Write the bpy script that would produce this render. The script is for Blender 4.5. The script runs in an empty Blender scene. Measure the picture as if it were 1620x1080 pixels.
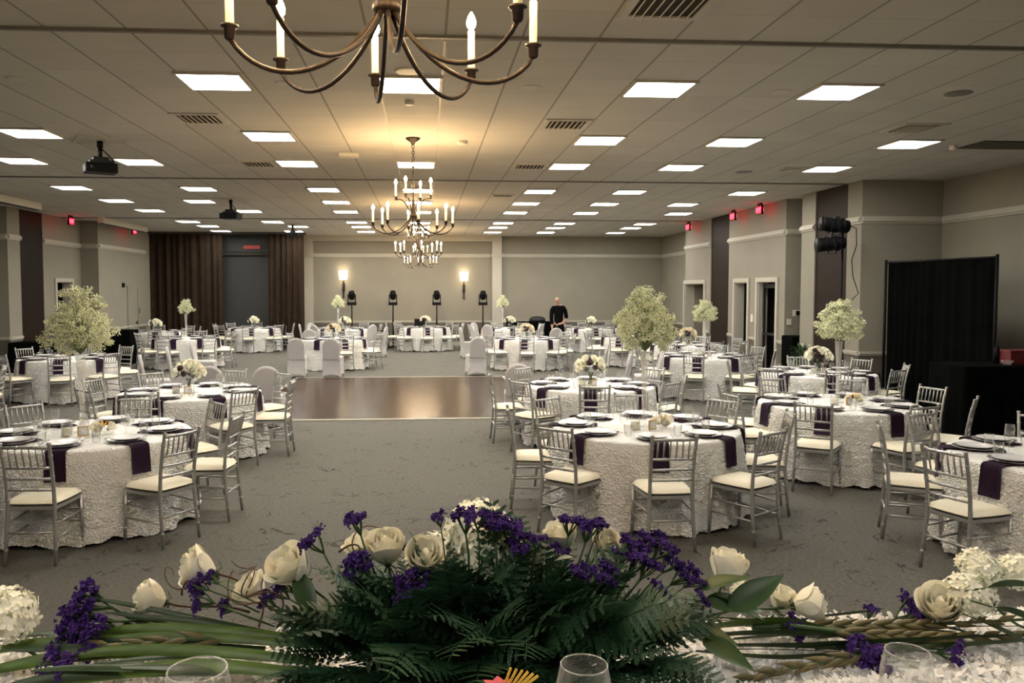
import bpy, bmesh, math, random
import numpy as np
from mathutils import Vector, Matrix, Euler, noise as mnoise
random.seed(7); np.random.seed(7)
PI = math.pi
SC = bpy.context.scene
COL = SC.collection

# ------------------------------------------------------------------ camera
F_PX, CX, CY, EYE = 1280.0, 758.0, 528.0, 2.05
YAW = math.atan(85 / F_PX); PITCH = math.atan(69 / math.hypot(F_PX, 85))
FW = Vector((math.sin(YAW)*math.cos(PITCH), math.cos(YAW)*math.cos(PITCH), -math.sin(PITCH)))
RT = Vector((math.cos(YAW), -math.sin(YAW), 0)); UP = RT.cross(FW)
cd = bpy.data.cameras.new('camera'); cam = bpy.data.objects.new('camera', cd); COL.objects.link(cam)
cam.matrix_world = Matrix(((RT.x, UP.x, -FW.x, 0), (RT.y, UP.y, -FW.y, 0), (RT.z, UP.z, -FW.z, EYE), (0, 0, 0, 1)))
cd.sensor_width = 36.0; cd.sensor_fit = 'HORIZONTAL'
cd.lens = F_PX / 1620 * 36; cd.shift_x = 52 / 1620; cd.shift_y = -12 / 1620
cd.clip_start = 0.05; cd.clip_end = 200
SC.camera = cam
def ray(px, py): return FW + RT*((px-CX)/F_PX) - UP*((py-CY)/F_PX)
def atZ(px, py, z):
    d = ray(px, py); t = (z-EYE)/d.z; return Vector((d.x*t, d.y*t, z))
def atY(px, py, Y):
    d = ray(px, py); t = Y/d.y; return Vector((d.x*t, Y, EYE+d.z*t))

# ------------------------------------------------------------------ light levels
W = bpy.data.worlds.new('world'); SC.world = W; W.use_nodes = True
W.node_tree.nodes['Background'].inputs[0].default_value = (0.5, 0.45, 0.38, 1)
W.node_tree.nodes['Background'].inputs[1].default_value = 0.02
PANEL_E, BULB_E, SHADE_E = 9.0, 110.0, 1.6
PANEL_COL = (1.0, 0.955, 0.855); BULB_COL = (1.0, 0.66, 0.32)
SC.view_settings.view_transform = 'Standard'; SC.view_settings.look = 'None'
SC.view_settings.gamma = 1.0; SC.view_settings.exposure = 2.30; SC.view_settings.use_curve_mapping = False
SC.cycles.use_denoising = True
SC.cycles.max_bounces = 8; SC.cycles.diffuse_bounces = 4; SC.cycles.glossy_bounces = 3
SC.cycles.transmission_bounces = 6; SC.cycles.transparent_max_bounces = 24
SC.cycles.sample_clamp_indirect = 3.0; SC.cycles.sample_clamp_direct = 20.0
SC.cycles.caustics_reflective = False; SC.cycles.caustics_refractive = False

# ------------------------------------------------------------------ materials
def new_mat(name):
    m = bpy.data.materials.new(name); m.use_nodes = True
    nt = m.node_tree; b = nt.nodes['Principled BSDF']
    return m, nt, b
def N(nt, kind, **kw):
    n = nt.nodes.new(kind)
    for k, v in kw.items():
        if k in n.inputs: n.inputs[k].default_value = v
        else: setattr(n, k, v)
    return n
def mat(name, col, rough=0.6, metal=0.0, var=0.12, scale=8.0, bump=0.0, bscale=None, sheen=0.0, trans=0.0, ior=1.45, spec=0.5, stretch=None):
    m, nt, b = new_mat(name); L = nt.links
    b.inputs['Roughness'].default_value = rough; b.inputs['Metallic'].default_value = metal
    b.inputs['Transmission Weight'].default_value = trans; b.inputs['IOR'].default_value = ior
    b.inputs['Sheen Weight'].default_value = sheen; b.inputs['Specular IOR Level'].default_value = spec
    tc = N(nt, 'ShaderNodeTexCoord'); src = tc.outputs['Object']
    if stretch:
        mp = N(nt, 'ShaderNodeMapping'); mp.inputs['Scale'].default_value = stretch
        L.new(src, mp.inputs[0]); src = mp.outputs[0]
    nz = N(nt, 'ShaderNodeTexNoise', Scale=scale, Detail=4.0); L.new(src, nz.inputs['Vector'])
    r = N(nt, 'ShaderNodeValToRGB')
    r.color_ramp.elements[0].position = 0.3; r.color_ramp.elements[1].position = 0.7
    r.color_ramp.elements[0].color = tuple(c*(1-var) for c in col)+(1,); r.color_ramp.elements[1].color = tuple(min(1, c*(1+var)) for c in col)+(1,)
    L.new(nz.outputs['Fac'], r.inputs[0]); L.new(r.outputs[0], b.inputs['Base Color'])
    if bump:
        n2 = N(nt, 'ShaderNodeTexNoise', Scale=bscale or scale*4, Detail=3.0); L.new(src, n2.inputs['Vector'])
        bp = N(nt, 'ShaderNodeBump', Strength=bump, Distance=0.01); L.new(n2.outputs['Fac'], bp.inputs['Height']); L.new(bp.outputs[0], b.inputs['Normal'])
    return m
def emis(name, col, s, base=(0.9, 0.9, 0.9)):
    m, nt, b = new_mat(name)
    b.inputs['Base Color'].default_value = base+(1,); b.inputs['Emission Color'].default_value = col+(1,); b.inputs['Emission Strength'].default_value = s
    return m
M = {}
M['wall'] = mat('wall_paint', (0.240, 0.223, 0.184), 0.85, var=0.04, scale=1.5, bump=0.05, bscale=150)
M['wainscot'] = mat('wainscot_paint', (0.10, 0.09, 0.076), 0.8, var=0.06, scale=2)
M['trim'] = mat('trim_paint', (0.42, 0.40, 0.345), 0.55, var=0.03)
M['walnut'] = mat('dark_wood_panel', (0.018, 0.012, 0.009), 0.5, spec=0.12, var=0.35, scale=5, stretch=(8, 8, 0.6))
M['void'] = mat('painted_room_dark', (0.012, 0.010, 0.009), 0.9)  # near-black colour stands in for the shade of unlit rooms
M['brown_curtain'] = mat('brown_curtain_cloth', (0.026, 0.017, 0.011), 0.9, var=0.2, scale=6, spec=0.12)
M['black_cloth'] = mat('black_drape_cloth', (0.0025, 0.003, 0.003), 0.95, var=0.3, scale=3, bump=0.1, spec=0.02)
M['black_plastic'] = mat('black_plastic', (0.005, 0.005, 0.006), 0.5, var=0.2, spec=0.12)
M['grey_plastic'] = mat('grey_plastic', (0.016, 0.016, 0.018), 0.4, var=0.2, spec=0.2)
M['screen'] = mat('dark_grey_screen', (0.034, 0.037, 0.037), 0.6, var=0.08)
M['white_plastic'] = mat('white_plastic', (0.6, 0.57, 0.5), 0.5, var=0.03)
M['vent_metal'] = mat('vent_metal', (0.5, 0.47, 0.41), 0.5, var=0.05)
M['dark_gap'] = mat('dark_gap', (0.05, 0.046, 0.04), 0.9)
M['track'] = mat('track_metal', (0.17, 0.16, 0.14), 0.5, var=0.1)
M['bronze'] = mat('oil_rubbed_bronze', (0.034, 0.024, 0.019), 0.42, metal=0.55, var=0.25, scale=30)
M['candle'] = mat('candle_sleeve', (0.82, 0.74, 0.52), 0.5, var=0.03)
M['bulb'] = emis('lit_bulb', BULB_COL, BULB_E)
M['panel'] = emis('light_diffuser', PANEL_COL, PANEL_E)
M['shade'] = emis('lit_lamp_shade', (1.0, 0.80, 0.50), SHADE_E)
M['exit_red'] = emis('red_exit_letters', (1.0, 0.02, 0.04), 3.0, (0.5, 0.02, 0.02))
M['exit_face'] = emis('red_glow_plate', (1.0, 0.03, 0.05), 0.22, (0.3, 0.02, 0.02))
M['silver'] = mat('silver_resin', (0.42, 0.42, 0.415), 0.32, metal=0.65, var=0.06, scale=20)
M['cushion'] = mat('ivory_cushion', (0.84, 0.78, 0.62), 0.6, var=0.04, scale=5, bump=0.05, bscale=60)
M['cover'] = mat('white_stretch_cover', (0.42, 0.405, 0.41), 0.7, var=0.03, sheen=0.2)
M['charger'] = mat('silver_charger', (0.50, 0.49, 0.52), 0.25, metal=0.8, var=0.05)
M['china'] = mat('white_china', (0.66, 0.65, 0.67), 0.25, var=0.02)
M['napkin'] = mat('plum_napkin', (0.020, 0.008, 0.022), 0.85, var=0.15, scale=12, bump=0.1, spec=0.15)
M['gold'] = mat('gold_frame', (0.55, 0.36, 0.10), 0.35, metal=0.6)
M['amber'] = mat('yellow_lily_petal', (0.85, 0.50, 0.10), 0.6)
M['wax'] = mat('ivory_wax', (0.85, 0.80, 0.66), 0.5)
M['skin'] = mat('skin', (0.42, 0.24, 0.17), 0.6, var=0.08)
M['shirt'] = mat('black_shirt', (0.004, 0.004, 0.005), 0.9, bump=0.2, spec=0.05)
M['trousers'] = mat('black_trousers', (0.006, 0.006, 0.007), 0.9, spec=0.05)
M['red_box'] = mat('dark_red_box', (0.10, 0.006, 0.010), 0.5)
M['steel'] = mat('brushed_steel', (0.35, 0.35, 0.34), 0.35, metal=0.8)
M['rose'] = mat('cream_rose_petal', (0.95, 0.92, 0.78), 0.6, var=0.03, scale=10)
M['rose_warm'] = mat('peach_cream_petal', (0.90, 0.80, 0.62), 0.55, var=0.06, scale=10)
M['hydrangea'] = mat('white_hydrangea_petal', (0.94, 0.93, 0.80), 0.6, var=0.08, scale=16)
M['statice'] = mat('purple_statice', (0.060, 0.018, 0.185), 0.8, var=0.4, scale=90)
M['plum_flower'] = mat('dark_plum_petal', (0.035, 0.010, 0.018), 0.6)
M['babys'] = mat('babys_breath_bloom', (0.76, 0.77, 0.55), 0.8, var=0.25, scale=14)
M['bb_green'] = mat('babys_breath_stem', (0.22, 0.26, 0.12), 0.8)
M['fern'] = mat('fern_leaf', (0.024, 0.074, 0.034), 0.5, var=0.35, scale=18)
M['leaf'] = mat('rose_leaf', (0.030, 0.075, 0.022), 0.4, var=0.25, scale=12)
M['blade'] = mat('sword_leaf', (0.085, 0.150, 0.022), 0.38, var=0.4, scale=6, stretch=(1, 12, 12))
M['blade_dark'] = mat('dark_sword_leaf', (0.030, 0.060, 0.018), 0.4, var=0.4, scale=6, stretch=(1, 12, 12))
M['stem'] = mat('green_stem', (0.040, 0.085, 0.025), 0.5, var=0.3, scale=15)
M['twig'] = mat('brown_twig', (0.10, 0.055, 0.03), 0.7, var=0.3, scale=20)
M['bud'] = mat('gladiolus_sheath', (0.13, 0.105, 0.040), 0.5, var=0.45, scale=14)
M['pink'] = mat('pink_paper', (0.80, 0.16, 0.18), 0.7)
M['yellow'] = mat('yellow_paper', (0.85, 0.58, 0.10), 0.7)
M['ruffle'] = mat('white_ruffle_cloth', (0.90, 0.89, 0.88), 0.6, var=0.03)
M['exit_dim'] = emis('dim_red_plate', (1.0, 0.08, 0.05), 0.03, (0.2, 0.02, 0.02))
M['jute'] = mat('chain', (0.05, 0.04, 0.03), 0.5, metal=0.6)

def glass_mat():
    # thin drinking-glass wall: mostly clear, white painted in edge-on stands in for its reflections
    m, nt, b = new_mat('clear_glass'); L = nt.links
    nt.nodes.remove(b); out = nt.nodes['Material Output']
    t = N(nt, 'ShaderNodeBsdfTransparent'); t.inputs[0].default_value = (0.975, 0.98, 0.975, 1)
    g = N(nt, 'ShaderNodeBsdfGlossy', Roughness=0.12); d = N(nt, 'ShaderNodeBsdfDiffuse'); d.inputs[0].default_value = (0.85, 0.85, 0.83, 1)
    nz = N(nt, 'ShaderNodeTexNoise', Scale=6.0); cr = N(nt, 'ShaderNodeMath', operation='MULTIPLY'); cr.inputs[1].default_value = 0.09; L.new(nz.outputs['Fac'], cr.inputs[0])
    lw = N(nt, 'ShaderNodeLayerWeight', Blend=0.5); pw = N(nt, 'ShaderNodeMath', operation='POWER'); pw.inputs[1].default_value = 3.0; L.new(lw.outputs['Facing'], pw.inputs[0])
    ma = N(nt, 'ShaderNodeMath', operation='MULTIPLY_ADD'); ma.inputs[1].default_value = 0.6; L.new(pw.outputs[0], ma.inputs[0]); L.new(cr.outputs[0], ma.inputs[2])
    gd = N(nt, 'ShaderNodeMixShader'); gd.inputs[0].default_value = 0.45; L.new(g.outputs[0], gd.inputs[1]); L.new(d.outputs[0], gd.inputs[2])
    mx = N(nt, 'ShaderNodeMixShader'); L.new(ma.outputs[0], mx.inputs[0]); L.new(t.outputs[0], mx.inputs[1]); L.new(gd.outputs[0], mx.inputs[2]); L.new(mx.outputs[0], out.inputs[0])
    return m
M['glass'] = glass_mat()
M['rim'] = glass_mat(); M['rim'].name = 'glass_rim'  # whiter copy of the glass, its paleness painted in for the rim highlight
for n_ in M['rim'].node_tree.nodes:
    if n_.type == 'MATH' and n_.operation == 'MULTIPLY_ADD': n_.inputs[1].default_value = 0.3; n_.use_clamp = True
    if n_.type == 'MATH' and n_.operation == 'MULTIPLY': n_.inputs[1].default_value = 0.9

def rosette_mat():
    m, nt, b = new_mat('white_rosette_satin'); L = nt.links
    tc = N(nt, 'ShaderNodeTexCoord')
    nz = N(nt, 'ShaderNodeTexNoise', Scale=9.0, Detail=2.0); L.new(tc.outputs['Object'], nz.inputs['Vector'])
    ad = N(nt, 'ShaderNodeVectorMath', operation='MULTIPLY_ADD'); ad.inputs[1].default_value = (0.09, 0.09, 0.09); L.new(nz.outputs['Color'], ad.inputs[0]); L.new(tc.outputs['Object'], ad.inputs[2])
    vo = N(nt, 'ShaderNodeTexVoronoi', Scale=13.0); vo.feature = 'F1'; L.new(ad.outputs[0], vo.inputs['Vector'])
    s = N(nt, 'ShaderNodeMath', operation='MULTIPLY'); s.inputs[1].default_value = 42.0; L.new(vo.outputs['Distance'], s.inputs[0])
    sn = N(nt, 'ShaderNodeMath', operation='SINE'); L.new(s.outputs[0], sn.inputs[0])
    n2 = N(nt, 'ShaderNodeTexNoise', Scale=38.0, Detail=2.0); L.new(tc.outputs['Object'], n2.inputs['Vector'])
    a2 = N(nt, 'ShaderNodeMath', operation='MULTIPLY_ADD'); a2.inputs[1].default_value = 0.7; L.new(sn.outputs[0], a2.inputs[0])
    m2 = N(nt, 'ShaderNodeMath', operation='MULTIPLY'); m2.inputs[1].default_value = 0.9; L.new(n2.outputs['Fac'], m2.inputs[0]); L.new(m2.outputs[0], a2.inputs[2])
    bp = N(nt, 'ShaderNodeBump', Strength=0.6, Distance=0.010); L.new(a2.outputs[0], bp.inputs['Height']); L.new(bp.outputs[0], b.inputs['Normal'])
    r = N(nt, 'ShaderNodeValToRGB'); r.color_ramp.elements[0].position = 0.1; r.color_ramp.elements[1].position = 0.9
    r.color_ramp.elements[0].color = (0.90, 0.89, 0.87, 1); r.color_ramp.elements[1].color = (0.95, 0.94, 0.92, 1)
    L.new(n2.outputs['Fac'], r.inputs[0]); L.new(r.outputs[0], b.inputs['Base Color'])
    b.inputs['Roughness'].default_value = 0.42
    return m
M['rosette'] = rosette_mat()

def carpet_mat():
    m, nt, b = new_mat('grey_carpet'); L = nt.links
    tc = N(nt, 'ShaderNodeTexCoord')
    n1 = N(nt, 'ShaderNodeTexNoise', Scale=0.5, Detail=3.0); L.new(tc.outputs['Object'], n1.inputs['Vector'])
    n2 = N(nt, 'ShaderNodeTexNoise', Scale=60.0, Detail=4.0, Roughness=0.8); 
    mp = N(nt, 'ShaderNodeMapping'); mp.inputs['Scale'].default_value = (0.5, 1.3, 1); L.new(tc.outputs['Object'], mp.inputs[0]); L.new(mp.outputs[0], n2.inputs['Vector'])
    # thin scribbled dark lines
    w = N(nt, 'ShaderNodeTexNoise', Scale=2.2, Detail=3.0, Distortion=1.4); L.new(tc.outputs['Object'], w.inputs['Vector'])
    sb = N(nt, 'ShaderNodeMath', operation='SUBTRACT'); sb.inputs[1].default_value = 0.5; L.new(w.outputs['Fac'], sb.inputs[0])
    ab = N(nt, 'ShaderNodeMath', operation='ABSOLUTE'); L.new(sb.outputs[0], ab.inputs[0])
    lt = N(nt, 'ShaderNodeMath', operation='LESS_THAN'); lt.inputs[1].default_value = 0.0075; L.new(ab.outputs[0], lt.inputs[0])
    gate = N(nt, 'ShaderNodeTexNoise', Scale=3.0, Detail=1.0); L.new(tc.outputs['Object'], gate.inputs['Vector'])
    gg = N(nt, 'ShaderNodeMath', operation='GREATER_THAN'); gg.inputs[1].default_value = 0.5; L.new(gate.outputs['Fac'], gg.inputs[0])
    ll = N(nt, 'ShaderNodeMath', operation='MULTIPLY'); L.new(lt.outputs[0], ll.inputs[0]); L.new(gg.outputs[0], ll.inputs[1])
    r = N(nt, 'ShaderNodeValToRGB'); r.color_ramp.elements[0].position = 0.3; r.color_ramp.elements[1].position = 0.7
    r.color_ramp.elements[0].color = (0.034, 0.032, 0.027, 1); r.color_ramp.elements[1].color = (0.165, 0.158, 0.135, 1)
    L.new(n2.outputs['Fac'], r.inputs[0])
    mx = N(nt, 'ShaderNodeMix', data_type='RGBA'); mx.inputs[7].default_value = (0.025, 0.023, 0.019, 1)
    l2 = N(nt, 'ShaderNodeMath', operation='MULTIPLY'); l2.inputs[1].default_value = 0.85; L.new(ll.outputs[0], l2.inputs[0])
    L.new(l2.outputs[0], mx.inputs[0]); L.new(r.outputs[0], mx.inputs[6]); L.new(mx.outputs[2], b.inputs['Base Color'])
    bp = N(nt, 'ShaderNodeBump', Strength=0.4, Distance=0.006); L.new(n2.outputs['Fac'], bp.inputs['Height']); L.new(bp.outputs[0], b.inputs['Normal'])
    b.inputs['Roughness'].default_value = 0.95
    return m
M['carpet'] = carpet_mat()

def parquet_mat():
    m, nt, b = new_mat('parquet_wood'); L = nt.links
    tc = N(nt, 'ShaderNodeTexCoord')
    br = N(nt, 'ShaderNodeTexBrick', Scale=1.0); br.inputs['Brick Width'].default_value = 0.6; br.inputs['Row Height'].default_value = 0.08; br.inputs['Mortar Size'].default_value = 0.0015
    br.inputs['Color1'].default_value = (0.070, 0.032, 0.014, 1); br.inputs['Color2'].default_value = (0.034, 0.017, 0.009, 1); br.inputs['Mortar'].default_value = (0.03, 0.015, 0.01, 1)
    L.new(tc.outputs['Object'], br.inputs['Vector'])
    mp = N(nt, 'ShaderNodeMapping'); mp.inputs['Scale'].default_value = (2, 30, 1); L.new(tc.outputs['Object'], mp.inputs[0])
    nz = N(nt, 'ShaderNodeTexNoise', Scale=2.0, Detail=5.0); L.new(mp.outputs[0], nz.inputs['Vector'])
    mx = N(nt, 'ShaderNodeMix', data_type='RGBA', blend_type='MULTIPLY'); mx.inputs[0].default_value = 0.6
    L.new(br.outputs['Color'], mx.inputs[6]); L.new(nz.outputs['Fac'], mx.inputs[7]); L.new(mx.outputs[2], b.inputs['Base Color'])
    # seams between the square sections
    rr = N(nt, 'ShaderNodeMath', operation='MULTIPLY_ADD'); rr.inputs[1].default_value = 0.12; rr.inputs[2].default_value = 0.16; b.inputs['Specular IOR Level'].default_value = 0.09; L.new(nz.outputs['Fac'], rr.inputs[0]); L.new(rr.outputs[0], b.inputs['Roughness'])
    bp = N(nt, 'ShaderNodeBump', Strength=0.25, Distance=0.003); L.new(nz.outputs['Fac'], bp.inputs['Height']); L.new(bp.outputs[0], b.inputs['Normal'])
    return m
M['parquet'] = parquet_mat()

TILE = 0.61; TX0 = 0.165
def ceiling_mat():
    m, nt, b = new_mat('ceiling_tiles'); L = nt.links
    tc = N(nt, 'ShaderNodeTexCoord'); sp = N(nt, 'ShaderNodeSeparateXYZ'); L.new(tc.outputs['Object'], sp.inputs[0])
    def lines(out, off, half):
        a = N(nt, 'ShaderNodeMath', operation='SUBTRACT'); a.inputs[1].default_value = off; L.new(out, a.inputs[0])
        p = N(nt, 'ShaderNodeMath', operation='PINGPONG'); p.inputs[1].default_value = TILE/2; L.new(a.outputs[0], p.inputs[0])
        l = N(nt, 'ShaderNodeMath', operation='LESS_THAN'); l.inputs[1].default_value = half; L.new(p.outputs[0], l.inputs[0]); return l.outputs[0]
    lx = lines(sp.outputs['X'], TX0, 0.010); ly = lines(sp.outputs['Y'], 8.0+TILE/2, 0.008)
    nz = N(nt, 'ShaderNodeTexNoise', Scale=3.0, Detail=5.0); L.new(tc.outputs['Object'], nz.inputs['Vector'])
    # every tile a slightly different white
    fx = N(nt, 'ShaderNodeVectorMath', operation='SNAP'); fx.inputs[1].default_value = (TILE, TILE, 10)
    of = N(nt, 'ShaderNodeVectorMath', operation='SUBTRACT'); of.inputs[1].default_value = (TX0, 8.0+TILE/2, 0); L.new(tc.outputs['Object'], of.inputs[0]); L.new(of.outputs[0], fx.inputs[0])
    wn = N(nt, 'ShaderNodeTexWhiteNoise'); L.new(fx.outputs[0], wn.inputs['Vector'])
    ma = N(nt, 'ShaderNodeMath', operation='MULTIPLY_ADD'); ma.inputs[1].default_value = 0.6; L.new(nz.outputs['Fac'], ma.inputs[0]); 
    mb = N(nt, 'ShaderNodeMath', operation='MULTIPLY'); mb.inputs[1].default_value = 0.55; L.new(wn.outputs['Value'], mb.inputs[0]); L.new(mb.outputs[0], ma.inputs[2])
    r = N(nt, 'ShaderNodeValToRGB'); r.color_ramp.elements[0].color = (0.46, 0.44, 0.395, 1); r.color_ramp.elements[1].color = (0.54, 0.515, 0.465, 1); L.new(ma.outputs[0], r.inputs[0])
    m1 = N(nt, 'ShaderNodeMix', data_type='RGBA'); m1.inputs[7].default_value = (0.43, 0.41, 0.37, 1); L.new(ly, m1.inputs[0]); L.new(r.outputs[0], m1.inputs[6])
    m2 = N(nt, 'ShaderNodeMix', data_type='RGBA'); m2.inputs[7].default_value = (0.25, 0.235, 0.205, 1); L.new(lx, m2.inputs[0]); L.new(m1.outputs[2], m2.inputs[6])
    L.new(m2.outputs[2], b.inputs['Base Color']); b.inputs['Roughness'].default_value = 0.9
    n2 = N(nt, 'ShaderNodeTexNoise', Scale=120.0); L.new(tc.outputs['Object'], n2.inputs['Vector'])
    bp = N(nt, 'ShaderNodeBump', Strength=0.15, Distance=0.003); L.new(n2.outputs['Fac'], bp.inputs['Height']); L.new(bp.outputs[0], b.inputs['Normal'])
    return m
M['ceiling'] = ceiling_mat()

# ------------------------------------------------------------------ mesh helpers
class MB:
    def __init__(s): s.v = []; s.f = []; s.m = []; s.sm = []
    def add(s, vs, fs, mi=0, smooth=False):
        o = len(s.v); s.v.extend([tuple(p) for p in vs]); s.f.extend([tuple(i+o for i in f) for f in fs])
        s.m.extend([mi]*len(fs)); s.sm.extend([smooth]*len(fs)); return s
    def box(s, lo, hi, mi=0, Mx=None):
        x0, y0, z0 = lo; x1, y1, z1 = hi
        vs = [Vector(p) for p in ((x0,y0,z0),(x1,y0,z0),(x1,y1,z0),(x0,y1,z0),(x0,y0,z1),(x1,y0,z1),(x1,y1,z1),(x0,y1,z1))]
        if Mx is not None: vs = [Mx @ p for p in vs]
        return s.add(vs, [(0,3,2,1),(4,5,6,7),(0,1,5,4),(1,2,6,5),(2,3,7,6),(3,0,4,7)], mi)
    def tube(s, pts, rad, n=8, mi=0, cap=True):
        pts = [Vector(p) for p in pts]; k = len(pts)
        if not hasattr(rad, '__len__'): rad = [rad]*k
        vs = []; fs = []
        t0 = (pts[1]-pts[0]).normalized(); up = Vector((0, 0, 1)) if abs(t0.z) < 0.9 else Vector((1, 0, 0))
        a = t0.cross(up).normalized()
        for i, p in enumerate(pts):
            t = (pts[min(i+1, k-1)]-pts[max(i-1, 0)]); t = t.normalized() if t.length > 1e-9 else t0
            a = (a - t*a.dot(t)); a = a.normalized() if a.length > 1e-6 else t.orthogonal().normalized(); b = t.cross(a)
            for j in range(n):
                q = 2*PI*j/n; vs.append(p+(a*math.cos(q)+b*math.sin(q))*rad[i])
        for i in range(k-1):
            for j in range(n): fs.append((i*n+j, i*n+(j+1) % n, (i+1)*n+(j+1) % n, (i+1)*n+j))
        if cap: fs.append(tuple(range(n-1, -1, -1))); fs.append(tuple((k-1)*n+j for j in range(n)))
        return s.add(vs, fs, mi, True)
    def lathe(s, prof, n=24, mi=0, c=(0, 0, 0), sx=1, sy=1, wob=None):
        vs = []; fs = []
        for r, z in prof:
            for j in range(n):
                q = 2*PI*j/n; rr = r*(wob(q, z) if wob else 1)
                vs.append((c[0]+rr*math.cos(q)*sx, c[1]+rr*math.sin(q)*sy, c[2]+z))
        for i in range(len(prof)-1):
            for j in range(n): fs.append((i*n+j, i*n+(j+1) % n, (i+1)*n+(j+1) % n, (i+1)*n+j))
        return s.add(vs, fs, mi, True)
    def disc(s, c, r, n=24, mi=0, up=True):
        vs = [(c[0]+r*math.cos(2*PI*j/n), c[1]+r*math.sin(2*PI*j/n), c[2]) for j in range(n)]
        return s.add(vs, [tuple(range(n)) if up else tuple(range(n-1, -1, -1))], mi)
    def mesh(s, name, mats, bevel=0):
        me = bpy.data.meshes.new(name); me.from_pydata(s.v, [], s.f)
        for m in (mats if isinstance(mats, (list, tuple)) else [mats]): me.materials.append(M[m] if isinstance(m, str) else m)
        me.polygons.foreach_set('material_index', s.m); me.polygons.foreach_set('use_smooth', s.sm)
        if bevel:
            bm = bmesh.new(); bm.from_mesh(me)
            bmesh.ops.bevel(bm, geom=[e for e in bm.edges], offset=bevel, segments=2, affect='EDGES', profile=0.6); bm.to_mesh(me); bm.free()
        me.update(); return me
    def obj(s, name, mats, parent=None, loc=None, bevel=0, **props):
        o = bpy.data.objects.new(name, s.mesh(name, mats, bevel)); COL.objects.link(o)
        if parent: o.parent = parent
        if loc is not None: o.location = loc
        for k, v in props.items(): o[k] = v
        return o
def box(lo, hi, mi=0): return MB().box(lo, hi, mi)
def struct(name, mb, mats, bevel=0): return mb.obj(name, mats, bevel=bevel, kind='structure')
def empty(name, loc=(0,0,0), rz=0, label=None, cat=None, group=None, Mx=None):
    o = bpy.data.objects.new(name, None); COL.objects.link(o); o.empty_display_size = 0.1
    if Mx is not None: o.matrix_world = Mx
    else: o.location = loc; o.rotation_euler = (0, 0, rz)
    if label: o['label'] = label
    if cat: o['category'] = cat
    if group: o['group'] = group
    return o
def link(name, me, parent=None, Mx=None, loc=None, **props):
    o = bpy.data.objects.new(name, me); COL.objects.link(o)
    if parent: o.parent = parent
    if Mx is not None: o.matrix_local = Mx
    elif loc is not None: o.location = loc
    for k, v in props.items(): o[k] = v
    return o
# a template is a list of (part name, mesh, local matrix, [sub-parts])
I4 = Matrix.Identity(4)
def spawn(tpl, name, loc, rz, label, cat, group=None, scale=1.0, Mx=None):
    root = empty(name, label=label, cat=cat, group=group, Mx=Mx if Mx is not None else Matrix.Translation(loc) @ Matrix.Rotation(rz, 4, 'Z') @ Matrix.Scale(scale, 4))
    for nm, me, mx, subs in tpl:
        p = link(nm, me, root, mx)
        for snm, sme, smx in subs: link(snm, sme, p, smx)
    return root
def tagset(o, label, cat, group=None):
    o['label'] = label; o['category'] = cat
    if group: o['group'] = group
    return o
# ================================================================== the room
H = 4.05; YF = 30.0
XL, XL2, XR, XR2 = -9.95, -9.45, 7.92, 9.45
struct('floor', box((-12, -5, -0.2), (12, 31, 0)), 'carpet')
struct('ceiling', box((-12, -5, H), (12, 31, H+0.15)), 'ceiling')
struct('stage', box((-4.5, -4.8, 0), (4.5, 2.3, 0.4)), 'wainscot')
RAIL = 0.93; CROWN = 3.36
def wall_seg(name, lo, hi, z0=0, z1=H): # box wall
    return struct(name, box((lo[0], lo[1], z0), (hi[0], hi[1], z1)), 'wall')
wall_seg('wall_back', (-11.5, -4.9), (9.6, -4.75))
wall_seg('wall_far', (-11, YF), (9.3, YF+0.2))
# left side: recess near, flush wall with folding-wall cupboard, step, curtain bay
wall_seg('wall_left', (-10.9, -4.8), (-10.7, 20.1))
wall_seg('wall_left_step', (-10.9, 20.1), (XL, 20.7))
def holed_wall(name, x, thick, y0, y1, holes):
    # wall in the plane X = x with rectangular openings (ya, yb, top)
    m = MB(); a, b = sorted((x, x+thick)); y = y0
    for ya, yb, top in sorted(holes):
        m.box((a, y, 0), (b, ya, H)); m.box((a, ya, top), (b, yb, H)); y = yb
    m.box((a, y, 0), (b, y1, H)); return struct(name, m, 'wall')
def Yof(px, x): # depth at which the image column px meets the plane X = x
    d = ray(px, 500); return d.y*x/d.x
LD = (Yof(90, XL), Yof(114, XL))
holed_wall('wall_left_middle', XL, -0.25, 21.9, 24.2, [(LD[0], LD[1], 2.28)])
holed_wall('wall_left_far', XL2, -1.2, 24.2, YF, [])
struct('trim_1', box((XL-0.2, 20.7, 0), (XL-0.02, 21.9, H)), 'walnut')
# right side
RD = [(Yof(1114, XR), Yof(1084, XR)), (Yof(1183, XR), Yof(1163, XR)), (Yof(1228, XR), Yof(1199, XR))]
holed_wall('wall_right_far', XR, 0.22, 17.4, 20.74, [(RD[2][0], RD[2][1], 2.25), (RD[1][0], RD[1][1], 2.25)])
holed_wall('wall_right_end', XR, 0.22, 22.1, 24.3, [(RD[0][0], RD[0][1], 2.25)])
struct('trim_2', box((XR+0.03, 20.74, 0), (XR+0.2, 22.1, H)), 'walnut')
wall_seg('wall_right_bay', (8.9, 24.3), (9.1, YF))
wall_seg('wall_right_bay_side', (XR+0.22, 24.1), (9.1, 24.3))
wall_seg('wall_right_alcove_side', (XR+0.22, 17.4), (9.4, 17.6))
wall_seg('wall_right_alcove', (9.2, 16.65), (9.4, 17.4))
wall_seg('wall_right_pilaster', (XR, 16.06), (9.4, 16.65))
struct('trim_3', box((XR+0.03, 14.8, 0), (XR+0.2, 16.06, H)), 'walnut')
wall_seg('wall_right_return', (XR, 14.3), (9.6, 14.8))
wall_seg('wall_right', (XR2, -4.8), (XR2+0.15, 14.3))
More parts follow.
